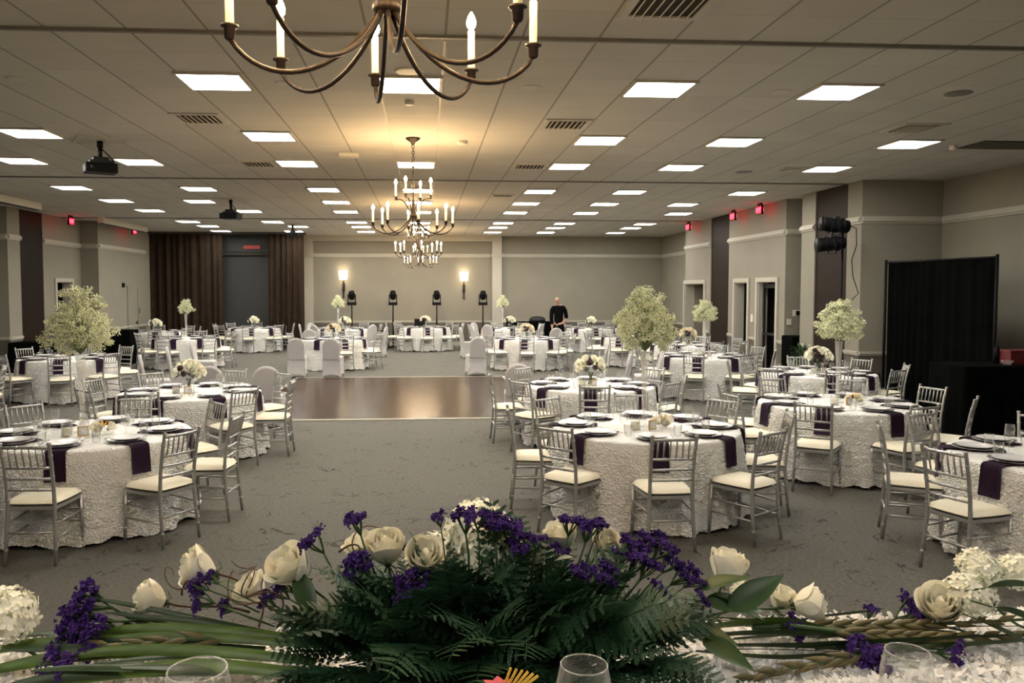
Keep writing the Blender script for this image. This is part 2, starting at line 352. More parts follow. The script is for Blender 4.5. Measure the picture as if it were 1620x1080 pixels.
# mouldings: crown rail, chair rail, skirting and darker wainscot, following every wall face
def rail_run(a, b, nrm, name):
    # a, b plan points along the wall face, nrm outward normal
    a = Vector(a+(0,)); b = Vector(b+(0,)); n = Vector(nrm+(0,))
    m = MB()
    for z0, z1, d in ((CROWN-0.06, CROWN, 0.06), (CROWN, CROWN+0.035, 0.035), (CROWN-0.095, CROWN-0.06, 0.025), (RAIL-0.045, RAIL, 0.035), (RAIL-0.075, RAIL-0.045, 0.018), (0.0, 0.14, 0.02)):
        p = [a, b, b+n*d, a+n*d]
        m.add([Vector((q.x, q.y, z)) for z in (z0, z1) for q in p], [(0,3,2,1),(4,5,6,7),(0,1,5,4),(1,2,6,5),(2,3,7,6),(3,0,4,7)])
    struct(name, m, 'trim')
def wains(a, b, nrm, name):
    a = Vector(a+(0,)); b = Vector(b+(0,)); n = Vector(nrm+(0,)); m = MB(); d = 0.006
    p = [a, b, b+n*d, a+n*d]
    m.add([Vector((q.x, q.y, z)) for z in (0.14, RAIL-0.075) for q in p], [(0,3,2,1),(4,5,6,7),(0,1,5,4),(1,2,6,5),(2,3,7,6),(3,0,4,7)])
    struct(name, m, 'wainscot')
tn = [4]
def run(a, b, nrm, holes=()):
    rail_run(a, b, nrm, 'trim_%d' % tn[0]); tn[0] += 1
    wains(a, b, nrm, 'trim_%d' % tn[0]); tn[0] += 1
def run_split(x, y0, y1, nrm, holes):
    # crown continuous, lower rails broken at doorways
    y = y0; n = nrm[0]
    m = MB()
    for z0, z1, d in ((CROWN-0.06, CROWN, 0.06), (CROWN, CROWN+0.035, 0.035), (CROWN-0.095, CROWN-0.06, 0.025)):
        m.box((min(x, x+n*d), y0, z0), (max(x, x+n*d), y1, z1))
    segs = []
    for ya, yb in sorted(holes): segs.append((y, ya-0.11)); y = yb+0.11
    segs.append((y, y1))
    w = MB()
    for s0, s1 in segs:
        if s1-s0 < 0.02: continue
        for z0, z1, d in ((RAIL-0.045, RAIL, 0.035), (RAIL-0.075, RAIL-0.045, 0.018), (0.0, 0.14, 0.02)):
            m.box((min(x, x+n*d), s0, z0), (max(x, x+n*d), s1, z1))
        w.box((min(x, x+n*0.006), s0, 0.14), (max(x, x+n*0.006), s1, RAIL-0.075))
    struct('trim_%d' % tn[0], m, 'trim'); struct('trim_%d' % (tn[0]+1), w, 'wainscot'); tn[0] += 2
run((XL, 20.1), (XL, 20.7), (1, 0))
run((-10.7, 20.1), (XL, 20.1), (0, -1))
run((-10.7, 12), (-10.7, 20.1), (1, 0))
run_split(XL, 21.9, 24.2, (1, 0), [LD])
run((XL, 24.2), (XL2, 24.2), (0, -1))
run((XL2, 24.2), (XL2, 28.1), (1, 0))
run_split(XR, 17.4, 20.74, (-1, 0), [RD[2], RD[1]])
run_split(XR, 22.1, 24.3, (-1, 0), [RD[0]])
run((XR, 17.4), (9.2, 17.4), (0, -1))
run((XR, 16.06), (XR, 16.65), (-1, 0))
run((XR, 14.3), (XR, 14.8), (-1, 0))
run((XR, 14.3), (XR2, 14.3), (0, -1))
run((XR2, 2.0), (XR2, 14.3), (-1, 0))
run((8.9, 24.3), (8.9, YF), (-1, 0))
# far wall: sconce bay between two pilasters, plain bay to the right
PLX = [(atY(481, 450, YF).x, atY(496, 450, YF).x), (atY(778, 450, YF).x, atY(793, 450, YF).x)]
run((PLX[0][1], YF), (PLX[1][0], YF), (0, -1)); run((PLX[1][1], YF), (8.9, YF), (0, -1))
for i, (a, b) in enumerate(PLX):
    m = MB().box((a, YF-0.22, 0), (b, YF, H)).box((a-0.04, YF-0.27, CROWN-0.09), (b+0.04, YF, CROWN+0.04)).box((a-0.05, YF-0.30, CROWN-0.05), (b+0.05, YF, CROWN)).box((a-0.02, YF-0.25, 0), (b+0.02, YF, 0.16))
    struct('trim_%d' % tn[0], m, 'trim'); tn[0] += 1
struct('trim_%d' % tn[0], MB().box((PLX[0][0], YF-0.24, H-0.20), (PLX[1][1], YF, H)), 'trim'); tn[0] += 1
# doorways with white casings and near-black boxes painted for the unlit rooms beyond
def doorway(i, x, side, ya, yb, top, depth=0.22):
    # side +1: the room beyond lies at larger X
    m = MB(); w = 0.10; n = -side
    for y0, y1, z0, z1 in ((ya-w, ya, 0, top+w), (yb, yb+w, 0, top+w), (ya, yb, top, top+w)):
        m.box((min(x, x+n*0.04), y0, z0), (max(x, x+n*0.04), y1, z1))
    for y0, y1 in ((ya-0.002, ya+0.02), (yb-0.02, yb+0.002)): m.box((min(x, x+side*depth), y0, 0), (max(x, x+side*depth), y1, top))
    m.box((min(x, x+side*depth), ya, top-0.02), (max(x, x+side*depth), yb, top+0.002))
    o = struct('door_%d' % i, m, 'trim')
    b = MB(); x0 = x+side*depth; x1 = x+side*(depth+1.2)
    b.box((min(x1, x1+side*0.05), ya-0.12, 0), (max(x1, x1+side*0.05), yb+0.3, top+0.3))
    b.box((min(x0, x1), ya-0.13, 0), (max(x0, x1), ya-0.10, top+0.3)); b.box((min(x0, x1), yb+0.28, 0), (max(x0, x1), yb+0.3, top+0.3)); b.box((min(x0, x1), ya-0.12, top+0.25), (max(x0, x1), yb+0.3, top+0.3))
    b.obj('painted_dark_interior', 'void', o)
    return o
d1 = doorway(1, XR, 1, *RD[0], 2.25); d2 = doorway(2, XR, 1, *RD[1], 2.25); d3 = doorway(3, XR, 1, *RD[2], 2.25)
# ajar glazed leaf in the nearest doorway
lf = MB().box((XR+0.10, RD[2][0]+0.03, 0.02), (XR+0.14, RD[2][0]+0.10, 2.2)).box((XR+0.10, RD[2][1]-0.10, 0.02), (XR+0.14, RD[2][1]-0.03, 2.2)).box((XR+0.10, RD[2][0]+0.1, 1.0), (XR+0.14, RD[2][1]-0.1, 1.06)).box((XR+0.10, RD[2][0]+0.1, 2.1), (XR+0.14, RD[2][1]-0.1, 2.2)).obj('door_leaf', 'grey_plastic', d3)
MB().tube([(XR+0.08, RD[2][1]-0.08, 0.95), (XR+0.08, RD[2][1]-0.08, 1.15)], 0.012).obj('door_handle', 'steel', d3)
d4 = doorway(4, XL, -1, *LD, 2.28)
# closed white door on the far part of the left wall
ya, yb = Yof(203, XL2), Yof(217, XL2)
m = MB()
for y0, y1, z0, z1 in ((ya-0.09, ya, 0, 2.2), (yb, yb+0.09, 0, 2.2), (ya, yb, 2.1, 2.2)): m.box((XL2, y0, z0), (XL2+0.035, y1, z1))
d5 = struct('door_5', m, 'wall'); MB().box((XL2+0.001, ya, 0.01), (XL2+0.02, yb, 2.1)).obj('door_leaf', 'wall', d5)
MB().tube([(XL2+0.05, yb-0.1, 1.0), (XL2+0.05, yb-0.25, 1.0)], 0.014).box((XL2+0.02, yb-0.12, 0.95), (XL2+0.05, yb-0.06, 1.05)).obj('door_handle', 'bronze', d5)
tagp = MB().box((0, -0.04, -0.06), (0.012, 0.04, 0.06))
# folding-wall tracks in the ceiling
for i, (y, hw) in enumerate(((6.5, 0.042), (14.85, 0.03), (23.0, 0.02))):
    struct('trim_%d' % tn[0], MB().box((-10.6, y-hw, H-0.008), (XR2, y+hw, H+0.002)).box((-10.6, y-hw/2, H-0.02), (XR2, y+hw/2, H-0.006)), 'track'); tn[0] += 1
# two bright white grid bars either side of the chandelier row
struct('trim_%d' % tn[0], MB().box((TX0-TILE-0.012, 6.6, H-0.006), (TX0-TILE+0.012, 29.9, H+0.001)).box((TX0-0.012, 6.6, H-0.006), (TX0+0.012, 29.9, H+0.001)), 'trim'); tn[0] += 1

# dance floor
DX0, DX1, DY0, DY1 = -2.95, 1.80, 12.8, 18.95
df = empty('dance_floor', (0, 0, 0), 0, 'portable wooden parquet dance floor with pale metal edging laid on the carpet', 'dance floor')
MB().box((DX0, DY0, 0), (DX1, DY1, 0.022)).obj('parquet', 'parquet', df)
e = MB()
for lo, hi in (((DX0-0.06, DY0-0.07), (DX1+0.06, DY0)), ((DX0-0.06, DY1), (DX1+0.06, DY1+0.07)), ((DX0-0.06, DY0), (DX0, DY1)), ((DX1, DY0), (DX1+0.06, DY1))):
    e.box((lo[0], lo[1], 0), (hi[0], hi[1], 0.024))
e.obj('edge_trim', 'trim', df)

# brown curtains and the dark screen bay at the far left
def curtain(name, x0, x1, y, z0, z1, matn, amp=0.07, pitch=0.24, parent=None, axis='x', seed=0):
    n = max(8, int(abs(x1-x0)/0.02)); rows = 14; rnd = random.Random(seed); ph = [rnd.uniform(0, 6.28) for _ in range(5)]
    vs = []; fs = []
    for k in range(rows+1):
        z = z0+(z1-z0)*k/rows; g = 1-0.35*k/rows
        for i in range(n+1):
            x = x0+(x1-x0)*i/n
            w = math.sin(x/pitch*2*PI+ph[0]+2.6*math.sin(x*1.3+ph[1])+1.1*math.sin(x*4.1+ph[3]))*amp*g*(0.65+0.35*math.sin(x*2.3+ph[4])) + 0.35*amp*math.sin(x/pitch*3.7+ph[2]+0.3*z)
            vs.append((x, y+w, z) if axis == 'x' else (y+w, x, z))
    W_ = n+1
    for k in range(rows):
        for i in range(n): fs.append((k*W_+i, k*W_+i+1, (k+1)*W_+i+1, (k+1)*W_+i))
    return vs, fs
def curtain_obj(name, *a, thick=0.012, **k):
    vs, fs = curtain(name, *a, **k); matn = a[5]
    m = MB(); m.add(vs, fs, 0, True)
    n = len(vs); back = [(x, y+thick, z) for x, y, z in vs]; m.add(back, [tuple(reversed(f)) for f in fs], 0, True)
    return m.obj(name, matn, k.get('parent'))
CY_ = 28.6
cx0, cx1, cx2, cx3 = atY(229, 450, CY_).x, atY(352, 450, CY_).x, atY(424, 450, CY_).x, atY(481, 450, CY_).x
tagset(curtain_obj('curtain', cx0+0.02, cx1, CY_, 0.03, H-0.03, 'brown_curtain', seed=3), 'wide brown floor-length curtain in the far left corner', 'curtain', None)
tagset(curtain_obj('curtain', cx2, cx3, CY_, 0.03, H-0.03, 'brown_curtain', seed=4), 'narrow brown floor-length curtain beside the left white pilaster', 'curtain', None)
struct('trim_%d' % tn[0], MB().box((XL2, CY_-0.2, H-0.06), (cx3+0.05, CY_+0.3, H-0.001)), 'dark_gap'); tn[0] += 1
sb = empty('roller_shutter', (0, 0, 0), 0, 'dark grey closed roller shutter between the two brown curtains', 'shutter')
MB().box((cx1-0.5, 29.6, 0), (cx2+0.5, 29.7, 3.3)).obj('shutter_panel', 'screen', sb)
MB().box((cx1-0.5, 29.45, 3.3), (cx2+0.5, 29.72, 3.415)).obj('shutter_header', 'dark_gap', sb)
struct('wall_far_bulkhead', MB().box((XL2, 29.4, 3.42), (atY(478, 450, 29.4).x, YF, H)), 'screen')

# ------------------------------------------------------------------ ceiling fittings
ORD = ['first', 'second', 'third', 'fourth', 'fifth', 'sixth', 'seventh', 'eighth', 'ninth', 'tenth']
pf = MB()
s_ = 0.292; o_ = 0.312
for x0, y0, x1, y1 in ((-o_, -o_, o_, -s_+0.01), (-o_, s_-0.01, o_, o_), (-o_, -s_+0.01, -s_+0.01, s_-0.01), (s_-0.01, -s_+0.01, o_, s_-0.01)): pf.box((x0, y0, -0.022), (x1, y1, 0))
PF = pf.mesh('frame', 'trim'); PD = MB().box((-s_+0.01, -s_+0.01, -0.012), (s_-0.01, s_-0.01, -0.006)).mesh('diffuser', 'panel')
LT = [('frame', PF, I4, []), ('diffuser', PD, I4, [])]
C = [-6.84, -4.42, -2.0, -0.14, 2.31, 4.14, 6.58]
rows = [(8.0, [-7.2, C[2], C[3], C[4], C[5]]), (10.75, [-5.0, C[2], C[4], C[5], C[6]]), (13.0, [-6.2, C[1], C[2], C[3], C[4], C[5], C[6]]),
        (16.33, C), (18.6, [C[0], -5.03, C[2], C[3], C[4], C[5], 5.98]), (20.8, C), (24.05, C), (25.7, [-6.7, -3.95, C[2], C[3], C[4], C[5], C[6]]), (27.8, C),
        (3.0, [-2.0, 2.31, 6.0]), (-1.0, [-4.4, -2.0, 2.31, 6.0])]  # two unseen rows added to light the foreground flowers
for ri, (y, xs) in enumerate(rows):
    for ci, x in enumerate(xs):
        if ri < 9:
            vis = [q for q in xs if not (ri == 0 and q < -6)]
            if x in vis: lab = 'square flush ceiling light, %s row from the front, %s from the left' % (ORD[ri], ORD[vis.index(x)])
            else: lab = 'square flush ceiling light just outside the left of the front row'
        else: lab = 'unseen ceiling light added near the stage as foreground fill, %s from the left%s' % (ORD[ci], '' if ri == 9 else ', behind it')
        spawn(LT, 'ceiling_light', (x, y, H), 0, lab, 'ceiling light', 'square ceiling light panels')
# air vents
def vent(px, py, w=0.56, d=0.56, lab='', dark=False):
    p = atZ(px, py, H); v = empty('ceiling_vent', (p.x, p.y, H), 0, lab, 'vent', 'square ceiling air vents')
    m = MB()
    for x0, y0, x1, y1 in ((-w/2, -d/2, w/2, -d/2+0.06), (-w/2, d/2-0.06, w/2, d/2), (-w/2, -d/2+0.06, -w/2+0.06, d/2-0.06), (w/2-0.06, -d/2+0.06, w/2, d/2-0.06)): m.box((x0, y0, -0.015), (x1, y1, 0))
    m.obj('frame', 'vent_metal', v); MB().box((-w/2+0.06, -d/2+0.06, -0.004), (w/2-0.06, d/2-0.06, -0.002)).obj('opening', 'dark_gap', v)
    s = MB(); k = 7
    for i in range(k):
        x = -w/2+0.1+(w-0.2)*i/(k-1)
        s.box((-0.004, -d/2+0.06, -0.02), (0.004, d/2-0.06, 0.02), 0, Matrix.Translation((x, 0, -0.012)) @ Matrix.Rotation(0.7 if px > 673 else -0.7, 4, 'Y'))
    s.obj('louvres', 'vent_metal', v)
vent(316, 187, lab='louvred square air vent in the ceiling, front left of the near chandelier')
vent(895, 196, lab='louvred square air vent in the ceiling, right of the middle chandelier')
vent(408, 259, lab='small louvred ceiling vent between the third row lights on the left')
vent(838, 263, lab='small louvred ceiling vent left of the third row light on the right')
vent(1060, 6, 0.6, 0.6, lab='large louvred ceiling vent at the top edge, right of the near chandelier')
vent(1447, 202, lab='ceiling vent just ahead of the rightmost second row light')
vent(1252, 267, 0.4, 0.4, lab='small ceiling vent beside the rightmost third row light')
vent(795, 309, 0.5, 0.4, lab='far ceiling vent near the fourth row lights, right of the middle chandelier')
p = atZ(1590, 229, H)
rv = empty('return_grille', (p.x+0.3, p.y, H), 0, 'long dark return air grille in the ceiling at the right edge', 'vent')
MB().box((-0.8, -0.28, -0.012), (0.8, 0.28, 0)).obj('frame', 'dark_gap', rv)
s = MB()
for i in range(9): s.box((-0.78, -0.25+i*0.06, -0.02), (0.78, -0.235+i*0.06, -0.01))
s.obj('louvres', 'track', rv)
# round speakers, detectors
def puck(name, px, py, r, h, matn, lab, cat):
    p = atZ(px, py, H)
    o = MB().lathe([(0.0, -h), (r*0.8, -h), (r*0.95, -h*0.8), (r, -h*0.3), (r, 0)], 24).obj(name, matn, loc=(p.x, p.y, H)); tagset(o, lab, cat)
puck('ceiling_speaker', 1516, 147, 0.13, 0.012, 'track', 'dark round ceiling speaker at the upper right of the ceiling', 'speaker')
puck('ceiling_speaker', 646, 112, 0.13, 0.012, 'vent_metal', 'round ceiling speaker just ahead of the light behind the near chandelier', 'speaker')
puck('ceiling_speaker', 25, 124, 0.10, 0.008, 'vent_metal', 'faint round ceiling speaker at the upper left edge', 'speaker')
puck('ceiling_speaker', 841, 138, 0.10, 0.008, 'vent_metal', 'faint round ceiling speaker right of the near chandelier', 'speaker')
puck('ceiling_speaker', 1235, 145, 0.10, 0.008, 'vent_metal', 'faint round ceiling speaker left of the rightmost front row light', 'speaker')
puck('ceiling_speaker', 448, 131, 0.08, 0.008, 'vent_metal', 'faint round ceiling speaker under the left arms of the near chandelier', 'speaker')
puck('ceiling_speaker', 1177, 272, 0.14, 0.01, 'track', 'dark round ceiling speaker near the third row lights on the right', 'speaker')
puck('smoke_detector', 731, 223, 0.07, 0.05, 'white_plastic', 'white smoke detector on the ceiling right of the middle chandelier', 'smoke detector')
puck('smoke_detector', 1508, 230, 0.05, 0.06, 'white_plastic', 'small white smoke detector beside the rightmost second row light', 'smoke detector')
puck('smoke_detector', 648, 160, 0.05, 0.04, 'white_plastic', 'tiny white detector on the ceiling just behind the near chandelier light', 'smoke detector')
p = atZ(552, 243, H); tagset(MB().box((-0.14, -0.1, -0.05), (0.14, 0.1, 0)).obj('emergency_light', 'white_plastic', loc=(p.x, p.y, H), bevel=0.01), 'small white box fitting on the ceiling left of the middle chandelier', 'emergency light')
# ceiling projectors
def projector(px, py, sc, lab, rz=0.3):
    p = atZ(px, py, H); r = empty('projector', (p.x, p.y, H), rz, lab, 'projector')
    MB().box((-0.3, -0.3, -0.012), (0.3, 0.3, 0)).obj('ceiling_plate', 'vent_metal', r)
    MB().tube([(0, 0, 0), (0, 0, -0.10*sc)], 0.04).tube([(0, 0, -0.1*sc), (0, 0, -0.26*sc)], 0.028).obj('drop_pole', 'black_plastic', r)
    b = MB().box((-0.10*sc, -0.10*sc, -0.30*sc), (0.10*sc, 0.10*sc, -0.24*sc)).box((-0.15*sc, -0.13*sc, -0.33*sc), (0.15*sc, 0.13*sc, -0.29*sc)); b.obj('mount_cradle', 'grey_plastic', r)
    MB().box((-0.21*sc, -0.17*sc, -0.46*sc), (0.21*sc, 0.17*sc, -0.325*sc)).obj('projector_body', 'black_plastic', r, bevel=0.02)
    MB().tube([(0.08*sc, 0.17*sc, -0.39*sc), (0.08*sc, 0.205*sc, -0.39*sc)], 0.045*sc, 14).obj('lens', 'grey_plastic', r)
    MB().tube([(-0.12*sc, -0.17*sc, -0.40*sc), (-0.12*sc, -0.175*sc, -0.40*sc)], 0.03*sc, 10).obj('vent_ring', 'grey_plastic', r)
    MB().tube([(0.02, 0, -0.12*sc), (0.1*sc, -0.02, -0.2*sc), (0.16*sc, -0.05, -0.28*sc), (0.18*sc, -0.1, -0.36*sc)], 0.008).obj('cable', 'black_plastic', r)
projector(158, 222, 0.95, 'black ceiling projector hanging at the left beneath its pale square plate', 0.5)
projector(365, 315, 0.95, 'smaller-looking black ceiling projector hanging left of the centre, farther back', -0.2)
projector(463, 355, 0.8, 'farthest tiny projector on the ceiling above the brown curtain', 0.1)
# rolled projection-screen housings on the left
for y0, y1, lab in ((15.6, 19.3, 'long white projection screen housing on the ceiling at the left edge'), (22.9, 26.4, 'long white projection screen housing on the ceiling near the far left exit sign')):
    r = empty('screen_housing', (-8.85, (y0+y1)/2, H-0.02), 0, lab, 'screen housing'); L_ = (y1-y0)/2
    MB().box((-0.09, -L_, -0.14), (0.09, L_, 0.02)).obj('case', 'white_plastic', r, bevel=0.01)
    MB().box((-0.05, -L_+0.05, -0.155), (0.05, L_-0.05, -0.138)).obj('bottom_bar', 'dark_gap', r)

# exit signs
def text_mesh(txt, size, depth, matn):
    cu = bpy.data.curves.new('txt', 'FONT'); cu.body = txt; cu.size = size; cu.extrude = depth; cu.align_x = 'CENTER'; cu.align_y = 'CENTER'
    ob = bpy.data.objects.new('txt', cu); COL.objects.link(ob)
    dg = bpy.context.evaluated_depsgraph_get(); me = bpy.data.meshes.new_from_object(ob.evaluated_get(dg))
    bpy.data.objects.remove(ob); me.materials.clear(); me.materials.append(M[matn]); return me
EXM = text_mesh('EXIT', 0.14, 0.004, 'exit_red')
def exit_sign(x, y, z, side, lab):
    r = empty('exit_sign', (x, y, z), 0, lab, 'exit sign')
    MB().box((-0.025, -0.15, -0.10), (0.025, 0.15, 0.10)).obj('housing', 'black_plastic', r)
    MB().box((-0.02, -0.10, 0.11), (0.02, 0.10, 0.16)).obj('bracket', 'grey_plastic', r)
    for s in (1, -1):
        o = MB().box((s*0.025-0.001, -0.135, -0.085), (s*0.025+0.001, 0.135, 0.085)).obj('sign_face', 'exit_face', r)
        t = link('exit_lettering', EXM, o, Matrix.Translation((s*0.03, 0, 0)) @ Matrix.Rotation(s*PI/2, 4, 'Z') @ Matrix.Rotation(PI/2, 4, 'X'))
def onplane(px, py, x):
    d = ray(px, py); t = x/d.x; return Vector((x, d.y*t, EYE+d.z*t))
for px, py, x, s, lab in ((112, 353, XL+0.5, 1, 'nearer red exit sign high on the left wall'), (212, 371, XL2+0.35, 1, 'farther red exit sign on the left, beside the brown curtain'),
        (1089, 359, XR-0.25, -1, 'farthest of the three red exit signs on the right wall'), (1160, 343, XR-0.25, -1, 'middle of the three red exit signs on the right wall'), (1202, 333, XR-0.25, -1, 'nearest of the three red exit signs on the right wall')):
    q = onplane(px, py, x); exit_sign(q.x, q.y, H-0.16-0.0, s, lab)
# red reflection in the shutter bay, built as a dim glowing sign
q = atY(398, 392, 29.3); r = empty('exit_sign', (q.x, 29.365, 3.58), PI/2, 'dim red exit sign standing in for the reflection above the dark roller shutter', 'exit sign')
MB().box((-0.03, -0.3, -0.07), (0.03, 0.3, 0.07)).obj('housing', 'red_box', r)
o = MB().box((-0.034, -0.29, -0.06), (-0.03, 0.29, 0.06)).obj('sign_face', 'exit_dim', r)

# wall sconces
for px, py, lab in ((543, 435, 'left lit wall sconce with a white shade on the far wall'), (734, 437, 'right lit wall sconce with a white shade on the far wall')):
    q = atY(px, py, YF-0.14); r = empty('wall_sconce', (q.x, YF, q.z), 0, lab, 'wall sconce')
    MB().lathe([(0.14, -0.16), (0.16, 0.16)], 20, c=(0, -0.18, 0), sy=0.75).lathe([(0.136, -0.16), (0.156, 0.16)], 20, c=(0, -0.18, 0), sy=0.75).obj('lamp_shade', 'shade', r)
    MB().tube([(0, -0.05, -0.78), (0, -0.05, -0.2)], 0.022).tube([(0, -0.05, -0.3), (0, -0.18, -0.22)], 0.012).lathe([(0.0, -0.85), (0.03, -0.83), (0.035, -0.78), (0.0, -0.74)], 10, c=(0, -0.05, 0)).obj('stem', 'bronze', r)
    MB().box((-0.05, -0.03, -0.6), (0.05, 0, -0.3)).obj('wall_plate', 'bronze', r)
# wall fittings on the right
def wallbox(name, px, py, lab, cat, w=0.09, h=0.13, matn='white_plastic', x=None, yface=None, d=0.03):
    if yface is None:
        q = onplane(px, py, x); o = MB().box((min(0, -d), -w/2, -h/2), (max(0, -d), w/2, h/2)).obj(name, matn, loc=q)
    else:
        q = atY(px, py, yface); o = MB().box((-w/2, -d, -h/2), (w/2, 0, h/2)).obj(name, matn, loc=q)
    tagset(o, lab, cat)
wallbox('light_switch', 1191, 503, 'white wall switch plate between the two nearer doorways', 'switch', 0.12, 0.18, x=XR)
th = atY(1262, 495, 17.4)
tr = empty('thermostat', th, 0, 'dark-faced thermostat on the alcove wall above the black cart', 'thermostat')
MB().box((-0.12, -0.02, -0.07), (0.12, 0, 0.07)).obj('plate', 'white_plastic', tr); MB().box((-0.05, -0.05, -0.05), (0.05, -0.02, 0.05)).obj('dial', 'black_plastic', tr)
wallbox('light_switch', 1248, 509, 'white switch plate on the alcove wall', 'switch', yface=17.4)
wallbox('wall_box', 194, 451, 'small black box on the left wall beside the closed door', 'wall box', 0.14, 0.14, 'black_plastic', x=XL2, d=-0.05)
wallbox('light_switch', 219, 491, 'dark switch plate between the left door and the brown curtain', 'switch', 0.12, 0.2, 'black_plastic', x=XL2, d=-0.03)
# ================================================================== chandeliers
def torus_pts(c, r, ax, n=14, sq=1.0):
    out = []
    for i in range(n+1):
        q = 2*PI*i/n; a, b = r*math.cos(q), r*sq*math.sin(q)
        out.append((c[0]+(a if ax == 0 else 0), c[1]+(0 if ax == 0 else a), c[2]+b))
    return out
def bez(p0, p1, p2, p3, n=12):
    p0, p1, p2, p3 = map(Vector, (p0, p1, p2, p3)); out = []
    for i in range(n+1):
        t = i/n; u = 1-t; out.append(p0*u**3+p1*3*u*u*t+p2*3*u*t*t+p3*t**3)
    return out
def chandelier_tpl():
    can = MB().lathe([(0.0, 0), (0.095, 0), (0.095, -0.012), (0.075, -0.03), (0.03, -0.055), (0.018, -0.09), (0.0, -0.095)], 24).mesh('canopy', 'bronze')
    ch = MB(); z = -0.115
    for i in range(6): ch.tube(torus_pts((0, 0, z), 0.016, i % 2, 12, 1.7), 0.0045, 6, cap=False); z -= 0.038
    ch.tube(torus_pts((0, 0, z+0.004), 0.028, 0, 14, 1.0), 0.006, 6, cap=False)
    chm = ch.mesh('chain', 'jute')
    rod = MB().tube([(0, 0, -0.36), (0, 0, -1.0)], 0.009).lathe([(0.0, -0.36), (0.022, -0.38), (0.012, -0.41), (0.0, -0.41)], 12).lathe([(0.009, -0.60), (0.026, -0.63), (0.012, -0.67)], 12).mesh('rod', 'bronze')
    hub = MB().lathe([(0.010, -0.80), (0.022, -0.84), (0.018, -0.90), (0.035, -0.97), (0.050, -1.00), (0.053, -1.02), (0.045, -1.03), (0.0, -1.035)], 18).mesh('hub', 'bronze')
    t = [('canopy', can, I4, []), ('chain', chm, I4, []), ('rod', rod, I4, []), ('hub', hub, I4, [])]
    def tier(n, off, R, zcup, p):
        arm = MB().tube(bez(*p, n=16), [0.0088]*12+[0.0085]*5, 8).mesh('arm', 'bronze')
        cup = MB().lathe([(0.0, zcup-0.045), (0.012, zcup-0.043), (0.018, zcup-0.036), (0.019, zcup-0.004), (0.030, zcup), (0.030, zcup+0.007), (0.015, zcup+0.008)], 16, c=(0, R, 0)).mesh('candle_cup', 'bronze')
        cdl = MB().lathe([(0.0145, zcup), (0.0145, zcup+0.16), (0.006, zcup+0.163), (0.0, zcup+0.163)], 12, c=(0, R, 0)).mesh('candle_sleeve', 'candle')
        blb = MB().lathe([(0.005, zcup+0.16), (0.017, zcup+0.178), (0.020, zcup+0.195), (0.013, zcup+0.218), (0.003, zcup+0.235), (0.0, zcup+0.237)], 12, c=(0, R, 0)).mesh('bulb', 'bulb')
        for k in range(n):
            mx = Matrix.Rotation(-(off+k*2*PI/n), 4, 'Z')
            t.append(('arm', arm, mx, [('candle_cup', cup, I4), ('candle_sleeve', cdl, I4), ('bulb', blb, I4)]))
    tier(8, math.radians(-8), 0.53, -1.115, [(0, 0.03, -1.03), (0, 0.18, -1.28), (0, 0.42, -1.32), (0, 0.53, -1.155)])
    tier(4, math.radians(22), 0.25, -0.76, [(0, 0.012, -1.00), (0, 0.10, -0.93), (0, 0.10, -0.76), (0, 0.25, -0.80)])
    return t
CT = chandelier_tpl()
for y, lab in ((2.8, 'nearest bronze candle chandelier, its curved lower arms crossing the top edge'), (10.8, 'large two-tier bronze candle chandelier hanging fully in view at the centre'),
               (18.8, 'third bronze candle chandelier, directly below the middle one in view'), (26.8, 'farthest and lowest-looking small bronze candle chandelier')):
    spawn(CT, 'chandelier', (-0.155 if y > 3 else -0.13, y if y > 3 else 2.9, H), 0, lab, 'chandelier')

